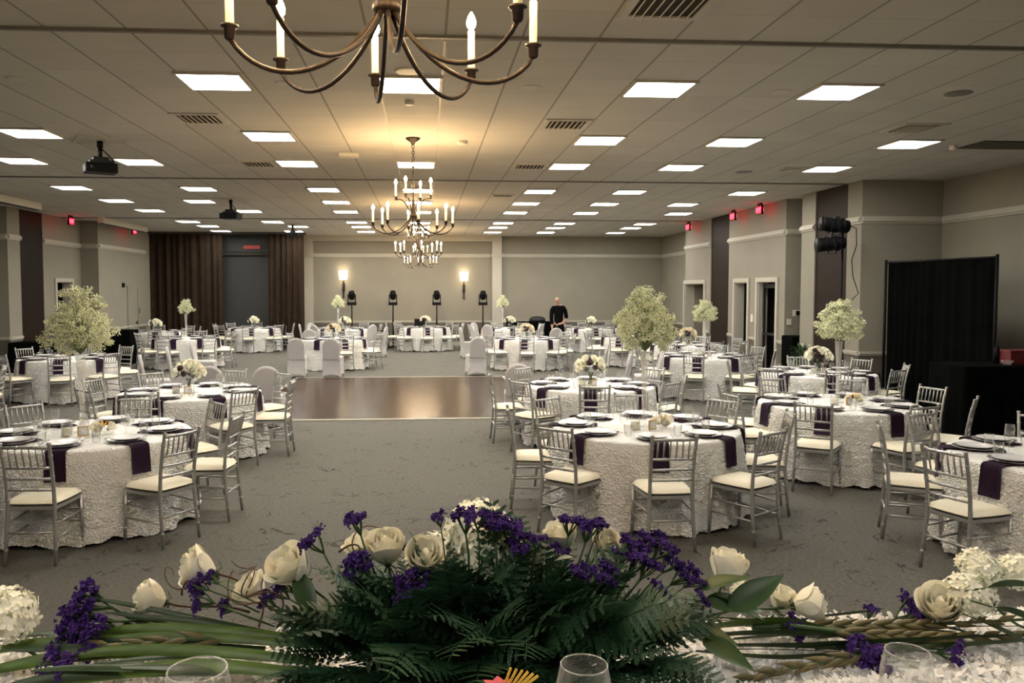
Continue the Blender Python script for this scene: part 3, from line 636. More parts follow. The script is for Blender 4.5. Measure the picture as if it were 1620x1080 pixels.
# ================================================================== chairs
def chair_parts():
    P = {}
    def post(s):
        pts = [(s*0.185, -0.235, 0.0), (s*0.178, -0.212, 0.22), (s*0.170, -0.195, 0.43), (s*0.170, -0.205, 0.60), (s*0.172, -0.235, 0.78), (s*0.176, -0.268, 0.915), (s*0.1765, -0.270, 0.925)]
        m = MB().tube(pts, [0.0125, 0.0145, 0.0150, 0.0145, 0.0140, 0.0130, 0.0115], 10)
        m.lathe([(0.0, -0.004), (0.017, 0.0), (0.017, 0.008), (0.0, 0.016)], 10, c=(s*0.1765, -0.270, 0.922))
        for a, b, t in ((0, 1, .55), (1, 2, .45), (2, 3, .35), (3, 4, .4), (4, 5, .35)):
            p = Vector(pts[a]).lerp(Vector(pts[b]), t); d = (Vector(pts[b])-Vector(pts[a])).normalized()
            m.tube([p-d*0.010, p-d*0.006, p-d*0.002, p+d*0.002, p+d*0.006, p+d*0.010], [0.0135, 0.0175, 0.0155, 0.0155, 0.0175, 0.0135], 10)
        return m
    def fleg(s):
        pts = [(s*0.205, 0.190, 0.0), (s*0.200, 0.182, 0.22), (s*0.196, 0.176, 0.43)]
        m = MB().tube(pts, [0.0125, 0.0150, 0.0155], 10)
        for a, b, t in ((0, 1, .55), (1, 2, .45)):
            p = Vector(pts[a]).lerp(Vector(pts[b]), t); d = (Vector(pts[b])-Vector(pts[a])).normalized()
            m.tube([p-d*0.010, p-d*0.006, p-d*0.002, p+d*0.002, p+d*0.006, p+d*0.010], [0.0135, 0.0175, 0.0155, 0.0155, 0.0175, 0.0135], 10)
        return m
    def rail(z, y, r=0.0105, h=0.170):
        m = MB().tube([(-h, y, z), (-h*0.5, y-0.004, z), (h*0.5, y-0.004, z), (h, y, z)], r, 8)
        for x in (-0.06, 0.06): m.tube([(x-0.008, y-0.004, z), (x-0.004, y-0.004, z), (x+0.004, y-0.004, z), (x+0.008, y-0.004, z)], [r, r*1.25, r*1.25, r], 8)
        return m
    def trap(m, z0, z1, grow=0.0):
        w0, w1, y0, y1 = 0.178+grow, 0.207+grow, -0.20-grow, 0.190+grow
        m.add([(-w0, y0, z0), (w0, y0, z0), (w1, y1, z0), (-w1, y1, z0), (-w0, y0, z1), (w0, y0, z1), (w1, y1, z1), (-w1, y1, z1)], [(0,3,2,1),(4,5,6,7),(0,1,5,4),(1,2,6,5),(2,3,7,6),(3,0,4,7)]); return m
    P['post'] = [post(-1), post(1)]; P['fleg'] = [fleg(-1), fleg(1)]
    P['frame'] = trap(MB(), 0.412, 0.440)
    P['top'] = rail(0.895, -0.262, 0.0125); P['rails'] = [rail(0.735, -0.226), rail(0.650, -0.212), rail(0.565, -0.203)]
    P['spind'] = []
    for k in range(6):
        x = -0.125+k*0.05; P['spind'].append(MB().tube([(x, -0.226, 0.735), (x, -0.243, 0.80), (x, -0.246, 0.815), (x, -0.262, 0.895)], [0.0065, 0.0065, 0.0085, 0.0065], 6))
    P['str'] = []
    for s in (-1, 1):
        for z in (0.20, 0.31): P['str'].append(MB().tube([(s*0.180, -0.212, z), (s*0.201, 0.182, z+0.005)], 0.0085, 8))
    P['str'].append(MB().tube([(-0.178, -0.213, 0.245), (0.178, -0.213, 0.245)], 0.0095, 8))
    P['str'].append(MB().tube([(-0.2, 0.183, 0.235), (0.2, 0.183, 0.235)], 0.0085, 8)); P['str'].append(MB().tube([(-0.198, 0.180, 0.33), (0.198, 0.180, 0.33)], 0.0085, 8))
    # puffy cushion
    n = 14; vs = []; fs = []
    for k in (0, 1):
        for j in range(n+1):
            for i in range(n+1):
                u, v = -1+2*i/n, -1+2*j/n
                w = 0.180+(0.026)*(v+1)/2
                e = max(abs(u), abs(v)); ex = max(0, 1-e**5)
                # rounded corners
                cu, cv = u*math.sqrt(1-0.10*v*v), v*math.sqrt(1-0.10*u*u)
                x = cu*w*1.06; y = -0.005+cv*0.205
                z = 0.462+0.046*ex**0.5*(1-0.15*(u*u+v*v)/2) if k == 0 else 0.462-0.022*ex**0.5
                vs.append((x, y, z))
    s_ = (n+1)*(n+1)
    for j in range(n):
        for i in range(n):
            a = j*(n+1)+i; fs.append((a, a+1, a+n+2, a+n+1)); fs.append((s_+a, s_+a+n+1, s_+a+n+2, s_+a+1))
    P['cushion'] = MB().add(vs, fs, 0, True)
    return P
CP = chair_parts()
def merge(*ms):
    m = MB()
    for q in ms:
        o = len(m.v); m.v += q.v; m.f += [tuple(i+o for i in f) for f in q.f]; m.m += q.m; m.sm += q.sm
    return m
CHAIR_HI = [('seat_cushion', CP['cushion'].mesh('seat_cushion', 'cushion'), I4, []), ('seat_frame', CP['frame'].mesh('seat_frame', 'silver', 0.004), I4, [])]
for m in CP['post']: CHAIR_HI.append(('rear_leg', m.mesh('rear_leg', 'silver'), I4, []))
for m in CP['fleg']: CHAIR_HI.append(('front_leg', m.mesh('front_leg', 'silver'), I4, []))
CHAIR_HI.append(('top_rail', CP['top'].mesh('top_rail', 'silver'), I4, [('spindle', s.mesh('spindle', 'silver'), I4) for s in CP['spind']]))
for m in CP['rails']: CHAIR_HI.append(('back_rail', m.mesh('back_rail', 'silver'), I4, []))
for m in CP['str']: CHAIR_HI.append(('stretcher', m.mesh('stretcher', 'silver'), I4, []))
CHAIR_LO = [CHAIR_HI[0], ('seat_frame', merge(CP['frame']).mesh('seat_frame', 'silver'), I4, []), ('backrest', merge(CP['top'], *CP['rails'], *CP['spind']).mesh('backrest', 'silver'), I4, [])]
CHAIR_LO += [('rear_leg', CHAIR_HI[2][1], I4, []), ('rear_leg', CHAIR_HI[3][1], I4, []), ('front_leg', CHAIR_HI[4][1], I4, []), ('front_leg', CHAIR_HI[5][1], I4, []), ('stretchers', merge(*CP['str']).mesh('stretchers', 'silver'), I4, [])]

def covered_parts():
    # rounded-top padded back under stretch cloth
    back = MB(); n = 26; h0, h1, w = 0.44, 0.945, 0.205
    out = []
    for i in range(n+1):
        q = PI*i/n; out.append((w*math.cos(q), h1-0.20+0.20*math.sin(q)))
    out = [(w*0.94, h0)]+[(w*0.98, 0.6)]+out+[(-w*0.98, 0.6)]+[(-w*0.94, h0)]
    k = len(out); vs = []; fs = []
    def yb(z): return -0.20-(z-0.44)*0.16
    layers = [(0.86, 0.030), (0.97, 0.022), (1.0, 0.0), (0.97, -0.022), (0.86, -0.030)]
    cz = 0.70
    for sc, dy in layers:
        for x, z in out: zz = cz+(z-cz)*sc if z > cz else z; vs.append((x*sc, yb(zz)+dy, zz))
    for a in range(len(layers)-1):
        for i in range(k-1): fs.append((a*k+i, a*k+i+1, (a+1)*k+i+1, (a+1)*k+i))
    back.add(vs, fs, 0, True)
    f0 = tuple(range(k)); f1 = tuple((len(layers)-1)*k+i for i in range(k-1, -1, -1))
    o = len(back.v); back.v += [back.v[i] for i in f0]; back.f.append(tuple(range(o, o+k))); back.m.append(0); back.sm.append(False)
    o = len(back.v); back.v += [back.v[i] for i in f1]; back.f.append(tuple(range(o, o+k))); back.m.append(0); back.sm.append(False)
    # seat and stretched skirt reaching the four feet, arched between them
    sk = MB(); per = []
    for s0, s1 in (((-0.205, -0.215), (0.205, -0.215)), ((0.205, -0.215), (0.22, 0.215)), ((0.22, 0.215), (-0.22, 0.215)), ((-0.22, 0.215), (-0.205, -0.215))):
        for i in range(12):
            t = i/12; per.append((s0[0]+(s1[0]-s0[0])*t, s0[1]+(s1[1]-s0[1])*t, t))
    k = len(per); vs = []; fs = []; R = 12
    for r in range(R+1):
        f = r/R
        for x, y, t in per:
            arch = (4*t*(1-t))**0.6; zb = 0.02+0.075*arch; z = 0.475-(0.475-zb)*f
            sx = 1.0+0.05*f-0.055*math.sin(PI*f)*arch; vs.append((x*sx, y*sx, z))
    for r in range(R):
        for i in range(k): fs.append((r*k+i, (r+1)*k+i, (r+1)*k+(i+1) % k, r*k+(i+1) % k))
    sk.add(vs, fs, 0, True)
    top = [(x*0.97, y*0.97, 0.492) for x, y, t in per]; o = len(sk.v)
    sk.add([(x, y, 0.475) for x, y, t in per]+top+[(x*0.9, y*0.9, 0.502) for x, y, t in per], [(i, (i+1) % k, k+(i+1) % k, k+i) for i in range(k)]+[(k+i, k+(i+1) % k, 2*k+(i+1) % k, 2*k+i) for i in range(k)]+[tuple(2*k+i for i in range(k))], 0, True)
    legs = []
    for x, y in ((-0.21, -0.22), (0.21, -0.22), (0.225, 0.22), (-0.225, 0.22)): legs.append(MB().tube([(x*0.97, y*0.97, 0.0), (x*0.95, y*0.95, 0.3)], 0.012, 8).mesh('leg', 'steel'))
    t = [('back_cover', back.mesh('back_cover', 'cover'), I4, []), ('seat_cover', sk.mesh('seat_cover', 'cover'), I4, [])]
    return t+[('leg', l, I4, []) for l in legs]
CHAIR_COV = covered_parts()

# ================================================================== banquet tables
TR = 0.84
def cloth_mesh(seed=1):
    rnd = np.random.RandomState(seed); nth, nz_, nr = 840, 132, 20
    th = np.arange(nth)/nth*2*PI
    # rosettes on the hanging side, in (arc, height) space
    Rm = 0.88; circ = 2*PI*Rm
    cs = []; step = 0.085
    for j in range(11):
        for i in range(int(circ/step)):
            cs.append(((i+0.5*(j % 2)+rnd.uniform(-.38, .38))*step, (j+0.5+rnd.uniform(-.32, .32))*0.073, rnd.uniform(0, 6.28), rnd.choice([-1, 1])))
    cs = np.array(cs)
    Z = np.linspace(0.755, 0.025, nz_); S, ZZ = np.meshgrid(th*Rm, Z); 
    disp = np.zeros_like(S)
    for r in range(nz_):
        near = cs[np.abs(cs[:, 1]-Z[r]) < 0.12]
        dx = S[r][:, None]-near[None, :, 0]; dx = (dx+circ/2) % circ-circ/2; dz = Z[r]-near[None, :, 1]
        d = np.sqrt(dx*dx+dz*dz); k = d.argmin(1); idx = np.arange(nth); dd = d[idx, k]; an = np.arctan2(np.broadcast_to(dz, d.shape)[idx, k], dx[idx, k])
        dd = dd*(1+0.22*np.sin(3*an+near[k, 2]*2)+0.12*np.sin(7*an+near[k, 2]))
        spiral = np.sin(dd/0.027*2*PI+near[k, 3]*an+near[k, 2])
        disp[r] = 0.011*spiral*np.clip(dd/0.012, 0.3, 1)+0.014*np.clip(1-dd/0.05, 0, 1)
    disp += rnd.normal(0, 0.0006, disp.shape)
    f = (0.755-ZZ)/0.73; T = np.broadcast_to(th, S.shape)
    fold = 0.012+0.034*f
    ph = rnd.uniform(0, 6.28, 4)
    rad = TR+0.022+0.055*f**1.1+fold*(0.55*np.sin(11*T+ph[0]+0.5*np.sin(3*T))+0.45*np.sin(17*T+ph[1])+0.4*np.sin(5*T+ph[2]))*np.clip(f*2, 0, 1)+disp*np.clip(f*8, .2, 1)
    hem = 0.02*np.sin(9*th+ph[3])+0.012*np.sin(31*th)
    Zf = ZZ.copy(); Zf += hem[None, :]*np.clip((f-0.85)/0.15, 0, 1)**1.5*0.9; Zf = np.maximum(Zf, 0.008)
    side = np.stack([rad*np.cos(T), rad*np.sin(T), Zf], -1).reshape(-1, 3)
    vs = [tuple(p) for p in side]
    # rounded lip and top
    lip = []; rs = [(TR+0.016, 0.764), (TR+0.006, 0.770), (TR-0.01, 0.772)]+[(TR-0.01-(TR-0.01)*(i/nr), 0.772) for i in range(1, nr)]
    for q, (r_, z_) in enumerate(rs):
        bump = 0.004*np.sin(th*37+q*1.7)*np.sin(q*2.1+th*5)*(1 if q > 2 else 0.5)
        lip.append(np.stack([r_*np.cos(th), r_*np.sin(th), z_+bump], -1))
    for l in reversed(lip): pass
    allr = [np.array(l) for l in reversed(lip)]
    vs = [tuple(p) for l in allr for p in l]+vs
    nrows = len(allr)+nz_; fs = []
    for a in range(nrows-1):
        b0, b1 = a*nth, (a+1)*nth
        for j in range(nth): j2 = (j+1) % nth; fs.append((b0+j, b1+j, b1+j2, b0+j2))
    c = len(vs); vs.append((0, 0, 0.772))
    for j in range(nth): fs.append((c, j, (j+1) % nth))
    me = bpy.data.meshes.new('tablecloth'); me.from_pydata(vs, [], fs); me.materials.append(M['rosette']); me.polygons.foreach_set('use_smooth', [True]*len(fs)); me.update(); return me
CLOTH = cloth_mesh()
TTOP = MB().lathe([(0, 0.728), (TR-0.02, 0.728), (TR-0.015, 0.745), (TR-0.02, 0.760), (0, 0.760)], 40).mesh('tabletop', 'wainscot')
TLEG = [MB().tube([(x, y, 0.0), (x, y, 0.03), (x, y*0.9, 0.73)], 0.016, 8).mesh('leg', 'steel') for x in (-0.45, 0.45) for y in (-0.38, 0.38)]
TABLE = [('tabletop', TTOP, I4, [])]+[('leg', l, I4, []) for l in TLEG]
TZ = 0.777
CHG = MB().lathe([(0.0, 0.004), (0.10, 0.004), (0.115, 0.006), (0.155, 0.014), (0.165, 0.016), (0.160, 0.011), (0.11, 0.0), (0, 0)], 32).mesh('charger_plate', 'charger')
PLT = MB().lathe([(0.0, 0.006), (0.075, 0.006), (0.09, 0.010), (0.128, 0.022), (0.132, 0.022), (0.125, 0.016), (0.08, 0.0), (0, 0)], 28).mesh('dinner_plate', 'china')
def napkin_mesh():
    m = MB(); path = [(0.44, 0.004), (0.60, 0.004), (0.80, 0.004), (0.865, 0.003), (0.884, -0.008), (0.893, -0.03), (0.897, -0.09), (0.903, -0.16), (0.910, -0.235)]
    w = 0.078; vs = []; nn = 7
    for t in (0, 0.006):
        for r, z in path:
            for i in range(nn):
                x = -w+2*w*i/(nn-1); fl = 0.004*math.sin(i*1.9)*max(0, -z*6)
                vs.append((x*(1+0.06*max(0, -z)*4), -(r+(t if z < -0.005 else 0)+fl), z+(t if z >= -0.008 else 0)))
    L_ = len(path); fs = []
    for s in (0, 1):
        b = s*L_*nn
        for a in range(L_-1):
            for i in range(nn-1):
                q = (b+a*nn+i, b+a*nn+i+1, b+(a+1)*nn+i+1, b+(a+1)*nn+i); fs.append(q if s else tuple(reversed(q)))
    o = L_*nn
    for a in range(L_-1):
        for i, fl in ((0, 0), (nn-1, 1)):
            q = (a*nn+i, (a+1)*nn+i, o+(a+1)*nn+i, o+a*nn+i); fs.append(q if not fl else tuple(reversed(q)))
    for a in (0, L_-1):
        for i in range(nn-1): fs.append((a*nn+i, a*nn+i+1, o+a*nn+i+1, o+a*nn+i))
    return m.add(vs, fs, 0, True).mesh('napkin', 'napkin')
NAP = napkin_mesh()
WINE_P = [(0.0, 0.0), (0.034, 0.0), (0.034, 0.003), (0.006, 0.008), (0.0045, 0.02), (0.0045, 0.075), (0.012, 0.085), (0.030, 0.105), (0.037, 0.130), (0.036, 0.155), (0.031, 0.185), (0.0295, 0.185), (0.0345, 0.155), (0.0355, 0.130), (0.028, 0.107), (0.0, 0.090)]
WINE = MB().lathe(WINE_P, 20).mesh('wine_glass', 'glass')
TUMB = MB().lathe([(0.0, 0.0), (0.028, 0.0), (0.032, 0.01), (0.036, 0.10), (0.0345, 0.10), (0.030, 0.012), (0.0, 0.010)], 20).mesh('water_glass', 'glass')

# flowers -----------------------------------------------------------------
def petal(m, R, a0, wid, h, z0, flare, curl, n=6, mi=0, rnd=random):
    vs = []; fs = []; wv = rnd.uniform(0, 6)
    for j in range(n+1):
        v = j/n
        for i in range(n+1):
            u = -1+2*i/n; a = a0+u*wid*(0.45+0.55*math.sin(PI*min(1, v*0.8+0.12)))
            r = R*(0.32+0.80*math.sin(v*PI*0.52)**0.8)+flare*v**3+curl*max(0, v-0.75)*R*2.2*(1-0.3*u*u)
            z = z0+h*(v-0.16*u*u*v)-curl*max(0, v-0.85)*h*0.8+0.012*R*math.sin(3*u+wv)*v
            vs.append((r*math.cos(a), r*math.sin(a), z))
    for j in range(n):
        for i in range(n): q = j*(n+1)+i; fs.append((q, q+1, q+n+2, q+n+1))
    m.add(vs, fs, mi, True)
def rose_mesh(R=0.036, opn=0.5, seed=0, matn='rose'):
    rnd = random.Random(seed); m = MB(); h = R*2.0
    for k, (rr, hh, cnt, fl) in enumerate(((0.22, 0.95, 3, 0), (0.42, 1.0, 4, 0), (0.64, 0.98, 5, 0.05), (0.84, 0.92, 5, 0.15), (1.0, 0.84, 5, 0.35))):
        for c in range(cnt):
            petal(m, R*rr, c*2*PI/cnt+k*0.7+rnd.uniform(-.15, .15), 2.0*PI/cnt*0.72+0.25, h*hh*rnd.uniform(.94, 1.05), 0, R*fl*opn, opn*(0.25 if k > 2 else 0.05)*rnd.uniform(.5, 1.6), 6, 0, rnd)
    m.lathe([(0.0, 0.0), (R*0.24, h*0.25), (R*0.30, h*0.6), (R*0.16, h*0.86), (0.0, h*0.95)], 10, 0)
    # calyx
    for c in range(5):
        a = c*2*PI/5; b = MB(); L_ = R*1.0; vs = []
        for t in (0, 0.5, 1.0):
            for s in (-1, 1): aa = a+s*0.28*(1-t); r = R*(0.15+0.85*t); vs.append((r*math.cos(aa), r*math.sin(aa), -0.004-R*0.25*math.sin(t*PI)+R*0.1*t))
        m.add(vs, [(0, 1, 3, 2), (2, 3, 5, 4)], 1, True)
    m.lathe([(0.0, -R*0.35), (R*0.2, -R*0.25), (R*0.34, 0.0), (R*0.2, R*0.1)], 10, 1)
    return m.mesh('rose', [matn, 'stem'])
ROSES = [rose_mesh(0.036, o, i) for i, o in enumerate((0.12, 0.4, 0.55, 0.25))]
def ball_flower(R, n, seed, mats=('hydrangea', 'stem'), ps=0.16, sq=0.85, name='hydrangea'):
    # dome of small four-petal florets
    rnd = random.Random(seed); m = MB()
    for k in range(n):
        z = 1-1.55*(k+0.5)/n; a = k*2.39996+rnd.uniform(-.2, .2); r = math.sqrt(max(0, 1-z*z)); d = Vector((r*math.cos(a), r*math.sin(a), z)); p = Vector((d.x, d.y, d.z*sq))*R*rnd.uniform(.84, 1.06)
        d = (d+Vector((rnd.uniform(-.5, .5), rnd.uniform(-.5, .5), rnd.uniform(-.4, .5)))).normalized(); t = d.orthogonal().normalized(); t.rotate(Matrix.Rotation(rnd.uniform(0, 6), 3, d)); b = d.cross(t); s = R*ps*rnd.uniform(.8, 1.25)
        for q in range(4):
            c, sn = math.cos(q*PI/2), math.sin(q*PI/2); e = t*c+b*sn; g = b*c-t*sn; cu = rnd.uniform(.05, .5)
            m.add([p, p+e*s*0.6-g*s*0.5+d*s*0.2, p+e*s*1.25-g*s*0.25+d*s*cu, p+e*s*1.25+g*s*0.3+d*s*cu, p+e*s*0.6+g*s*0.5+d*s*0.15], [(0, 1, 2, 3, 4)], 0, True)
    m.lathe([(0.0, -R*0.5), (R*0.6, -R*0.3), (R*0.72, 0.2*R), (R*0.4, R*0.55*sq), (0, R*0.66*sq)], 12, 0)
    return m.mesh(name, list(mats))
HYD = [ball_flower(0.075, 150, 3), ball_flower(0.05, 110, 4)]
PLUM = ball_flower(0.03, 40, 5, ('plum_flower', 'stem'), 0.3, name='plum_flower')
def leaf_mb(L_=0.07, W_=0.035, bend=0.3, n=6, mi=0):
    m = MB(); vs = []; fs = []
    for j in range(n+1):
        t = j/n; w = W_/2*math.sin(PI*t**0.8)**0.9*(1-0.25*t)
        y = L_*t; z = -bend*L_*t*t
        vs += [(-w, y, z+w*0.35), (0, y, z), (w, y, z+w*0.35)]
    for j in range(n): a = j*3; fs += [(a, a+1, a+4, a+3), (a+1, a+2, a+5, a+4)]
    return m.add(vs, fs, mi, True)
LEAF = leaf_mb().mesh('leaf', 'leaf'); LEAF_BIG = leaf_mb(0.15, 0.06, 0.15, 9).mesh('leaf', 'leaf')
def dirmat(p, d, roll=0.0, s=1.0, axis='Z'):
    d = Vector(d).normalized(); return Matrix.Translation(p) @ d.to_track_quat(axis, 'Y' if axis != 'Y' else 'Z').to_matrix().to_4x4() @ Matrix.Rotation(roll, 4, axis) @ Matrix.Scale(s, 4)
BALLR = [rose_mesh(0.038, 0.8, 11), rose_mesh(0.038, 0.6, 12, 'hydrangea'), rose_mesh(0.038, 0.9, 13, 'rose_warm')]
BOWL = MB().lathe([(0.0, 0.0), (0.052, 0.0), (0.055, 0.01), (0.055, 0.13), (0.052, 0.13), (0.051, 0.012), (0, 0.008)], 24).mesh('glass_vase', 'glass')
STEMB = MB()
for k in range(12):
    a = k*0.9; STEMB.tube([(0.03*math.cos(a), 0.03*math.sin(a), 0.012), (0.03*math.cos(a+2.3), 0.03*math.sin(a+2.3), 0.15)], 0.004, 5)
STEMB = STEMB.mesh('stems', 'stem')
def bouquet_tpl(seed, warm=False):
    rnd = random.Random(seed); t = [('glass_vase', BOWL, I4, []), ('stems', STEMB, I4, [])]
    c = Vector((0, 0, 0.20)); n = 20
    for k in range(n):
        z = 1-1.25*(k+0.5)/n; a = k*2.4; r = math.sqrt(1-z*z); d = Vector((r*math.cos(a)*1.25, r*math.sin(a)*1.1, z*0.85+0.1)); p = c+d*0.095
        if k % 4 == 3: t.append(('plum_flower', PLUM, dirmat(p+d*0.035, d), []))
        else: t.append(('rose', BALLR[2] if warm else BALLR[rnd.choice([0, 0, 1])] if not warm else BALLR[2], dirmat(p, d, rnd.uniform(0, 6), rnd.uniform(.75, 1.05)), []))
    for k in range(5):
        a = k*1.3; d = Vector((math.cos(a), math.sin(a), -0.1)); t.append(('leaf', LEAF, dirmat(c+d*0.08, d, 0, 1.4, 'Y'), []))
    return t
BOUQ = [bouquet_tpl(1), bouquet_tpl(2), bouquet_tpl(3, True)]
def babys_mesh(seed, rx=0.26, rz=0.24, nc=90):
    rnd = random.Random(seed); m = MB(); cl = []
    for k in range(nc):
        z = 1-1.85*(k+0.5)/nc; a = k*2.39996; r = math.sqrt(1-z*z)*(1.28-0.46*(z+1)/2); cl.append(Vector((r*math.cos(a)*rx, r*math.sin(a)*rx, z*rz))*rnd.choice([rnd.uniform(.60, .95), rnd.uniform(.82, 1.14)]))
    for k in range(9): cl.append(Vector((rnd.uniform(-.11, .11), rnd.uniform(-.11, .11), rz*rnd.uniform(.95, 1.35))))
    for c in cl:
        R = rnd.uniform(0.036, 0.070)
        m.tube([(0, 0, -rz), tuple(c*0.55+Vector((0, 0, -0.1*rz))), tuple(c)], 0.002, 4, 1)
        for q in range(80):
            v = Vector((rnd.gauss(0, 1), rnd.gauss(0, 1), rnd.gauss(0, 1))).normalized()*R*rnd.random()**0.6; v.z *= 0.8; p = c+v
            s = rnd.uniform(0.0055, 0.0100); d = Vector((rnd.uniform(-1, 1), rnd.uniform(-1, 1), rnd.uniform(-1, 1))).normalized(); e = d.orthogonal().normalized(); g = d.cross(e)
            m.add([p+e*s, p+g*s, p-e*s, p-g*s, p+d*s*0.9, p-d*s*0.7], [(0, 1, 4), (1, 2, 4), (2, 3, 4), (3, 0, 4), (1, 0, 5), (2, 1, 5), (3, 2, 5), (0, 3, 5)], 0 if rnd.random() > 0.11 else 1)
    return m.mesh('babys_breath', ['babys', 'bb_green'])
BABY = [babys_mesh(21, 0.25, 0.25, 92), babys_mesh(22, 0.22, 0.19, 78), babys_mesh(23, 0.19, 0.17, 38)]
def frost():
    m, nt, b = new_mat('pale_frosted_acrylic'); L = nt.links; out = nt.nodes['Material Output']
    b.inputs['Base Color'].default_value = (0.78, 0.77, 0.74, 1); b.inputs['Roughness'].default_value = 0.25
    nz = N(nt, 'ShaderNodeTexNoise', Scale=5.0); mr = N(nt, 'ShaderNodeMath', operation='MULTIPLY_ADD'); mr.inputs[1].default_value = 0.2; mr.inputs[2].default_value = 0.10; L.new(nz.outputs['Fac'], mr.inputs[0])
    t = N(nt, 'ShaderNodeBsdfTransparent'); mx = N(nt, 'ShaderNodeMixShader'); L.new(mr.outputs[0], mx.inputs[0]); L.new(t.outputs[0], mx.inputs[1]); L.new(b.outputs[0], mx.inputs[2]); L.new(mx.outputs[0], out.inputs[0]); return m
M['frost'] = frost()
TVASE = MB().lathe([(0.0, 0.0), (0.075, 0.0), (0.075, 0.008), (0.03, 0.02), (0.026, 0.05), (0.024, 0.30), (0.030, 0.50), (0.046, 0.70), (0.042, 0.70), (0.026, 0.50), (0.020, 0.30), (0.0, 0.05)], 24).mesh('tall_vase', 'frost')
TALL = [[('tall_vase', TVASE, I4, []), ('babys_breath', b, Matrix.Translation((0, 0, z)), [])] for b, z in ((BABY[0], 0.95), (BABY[1], 0.90), (BABY[2], 0.86))]
VOT = [('votive_glass', MB().lathe([(0, 0), (0.045, 0), (0.046, 0.11), (0.044, 0.11), (0.043, 0.006), (0, 0.006)], 20).mesh('votive_glass', 'glass'), I4, []), ('candle', MB().lathe([(0, 0.007), (0.04, 0.007), (0.04, 0.07), (0, 0.07)], 16).tube([(0, 0, 0.07), (0, 0, 0.08)], 0.0015, 5).mesh('candle', 'wax'), I4, [])]
CARD = [('gold_frame', MB().box((-0.045, -0.006, 0), (0.045, 0.006, 0.09)).mesh('gold_frame', 'gold', 0.002), I4, []), ('card', MB().box((-0.035, -0.0075, 0.012), (0.035, -0.006, 0.078)).mesh('card', 'china'), I4, [])]
def lily():
    m = MB()
    for k in range(6):
        b = leaf_mb(0.075, 0.032, -0.5, 6); R_ = Matrix.Rotation(k*PI/3, 4, 'Z') @ Matrix.Rotation(0.45, 4, 'X')
        m.add([Matrix.Translation((0, 0, 0.06)) @ R_ @ Vector(v) for v in b.v], b.f, 0, True)
    return m.mesh('lily', 'amber')
LILY = [('glass_bowl', MB().lathe([(0, 0), (0.03, 0), (0.05, 0.03), (0.045, 0.06), (0.043, 0.06), (0.047, 0.03), (0, 0.005)], 18).mesh('glass_bowl', 'glass'), I4, []), ('yellow_lily', lily(), I4, [])] + [('rose', ROSES[2], dirmat((0.05*math.cos(a), 0.05*math.sin(a), 0.04), (math.cos(a), math.sin(a), 0.8)), []) for a in (0.3, 2.4, 4.2)]

DIRN = ['near', 'near right', 'right', 'far right', 'far', 'far left', 'left', 'near left']
# key: x, y, seat offset (deg, 0 = towards the camera, + = to the right), phrase, centre pieces, covered seats, missing seats
TABLES = {
 'a': (2.05, 7.42, -9, 'front table right of the aisle', 'T', (), ()),
 'b': (-3.01, 7.42, 3, 'front left table', 'T', (), ()),
 'c': (-2.96, 10.37, -7, 'second left table', 'B0', (), ()),
 'd': (2.22, 10.80, -9, 'centre right table', 'B1', (), ()),
 'e': (4.68, 8.85, 8, 'table right of the front one', 'T', (), ()),
 'f': (4.97, 5.86, 16, 'table cut by the right edge', 'V', (), ()),
 'g': (6.10, 12.21, -13, 'table before the black drape', 'B0', (), ()),
 'h': (5.44, 15.43, 17, 'table before the right doorways', 'T', (), ()),
 'i': (-6.77, 15.79, 14, 'mid left table', 'V', (), ()),
 'j': (-2.42, 21.52, -22, 'table beyond the dance floor, left', 'B2', (), (0, 7)),
 'k': (-2.80, 27.18, 10, 'table under the left sconce', 'TB', (1, 5, 6, 7), ()),
 'l': (-5.79, 27.83, 5, 'table before the grey shutter', 'B0', (), ()),
 'm': (-6.39, 22.07, -5, 'far left table with a thin tall vase', 'T', (), ()),
 'n': (-8.30, 25.6, 15, 'far left corner table', 'B1', (), ()),
 'o': (-0.02, 27.92, 5, 'far centre table', 'B0', (), ()),
 'p': (2.66, 21.18, -8, 'table beyond the dance floor, right', 'B2', (), ()),
 'q': (2.71, 27.27, 12, 'table by the right white pilaster', 'TB', (1, 5, 7), ()),
 'r': (5.60, 27.07, 0, 'far right table', 'B1', (), ()),
 's': (5.70, 21.9, 8, 'table behind the large right baby\'s breath', 'V', (), ()),
 't': (6.14, 18.6, 10, 'table in front of the dark wood panel', 'B2', (), ()),
 'u': (-7.6, 12.3, 20, 'left edge table', 'V', (), ()),
}
crnd = random.Random(5)
def ang(deg, r, x, y): a = math.radians(deg); return x+r*math.sin(a), y-r*math.cos(a)
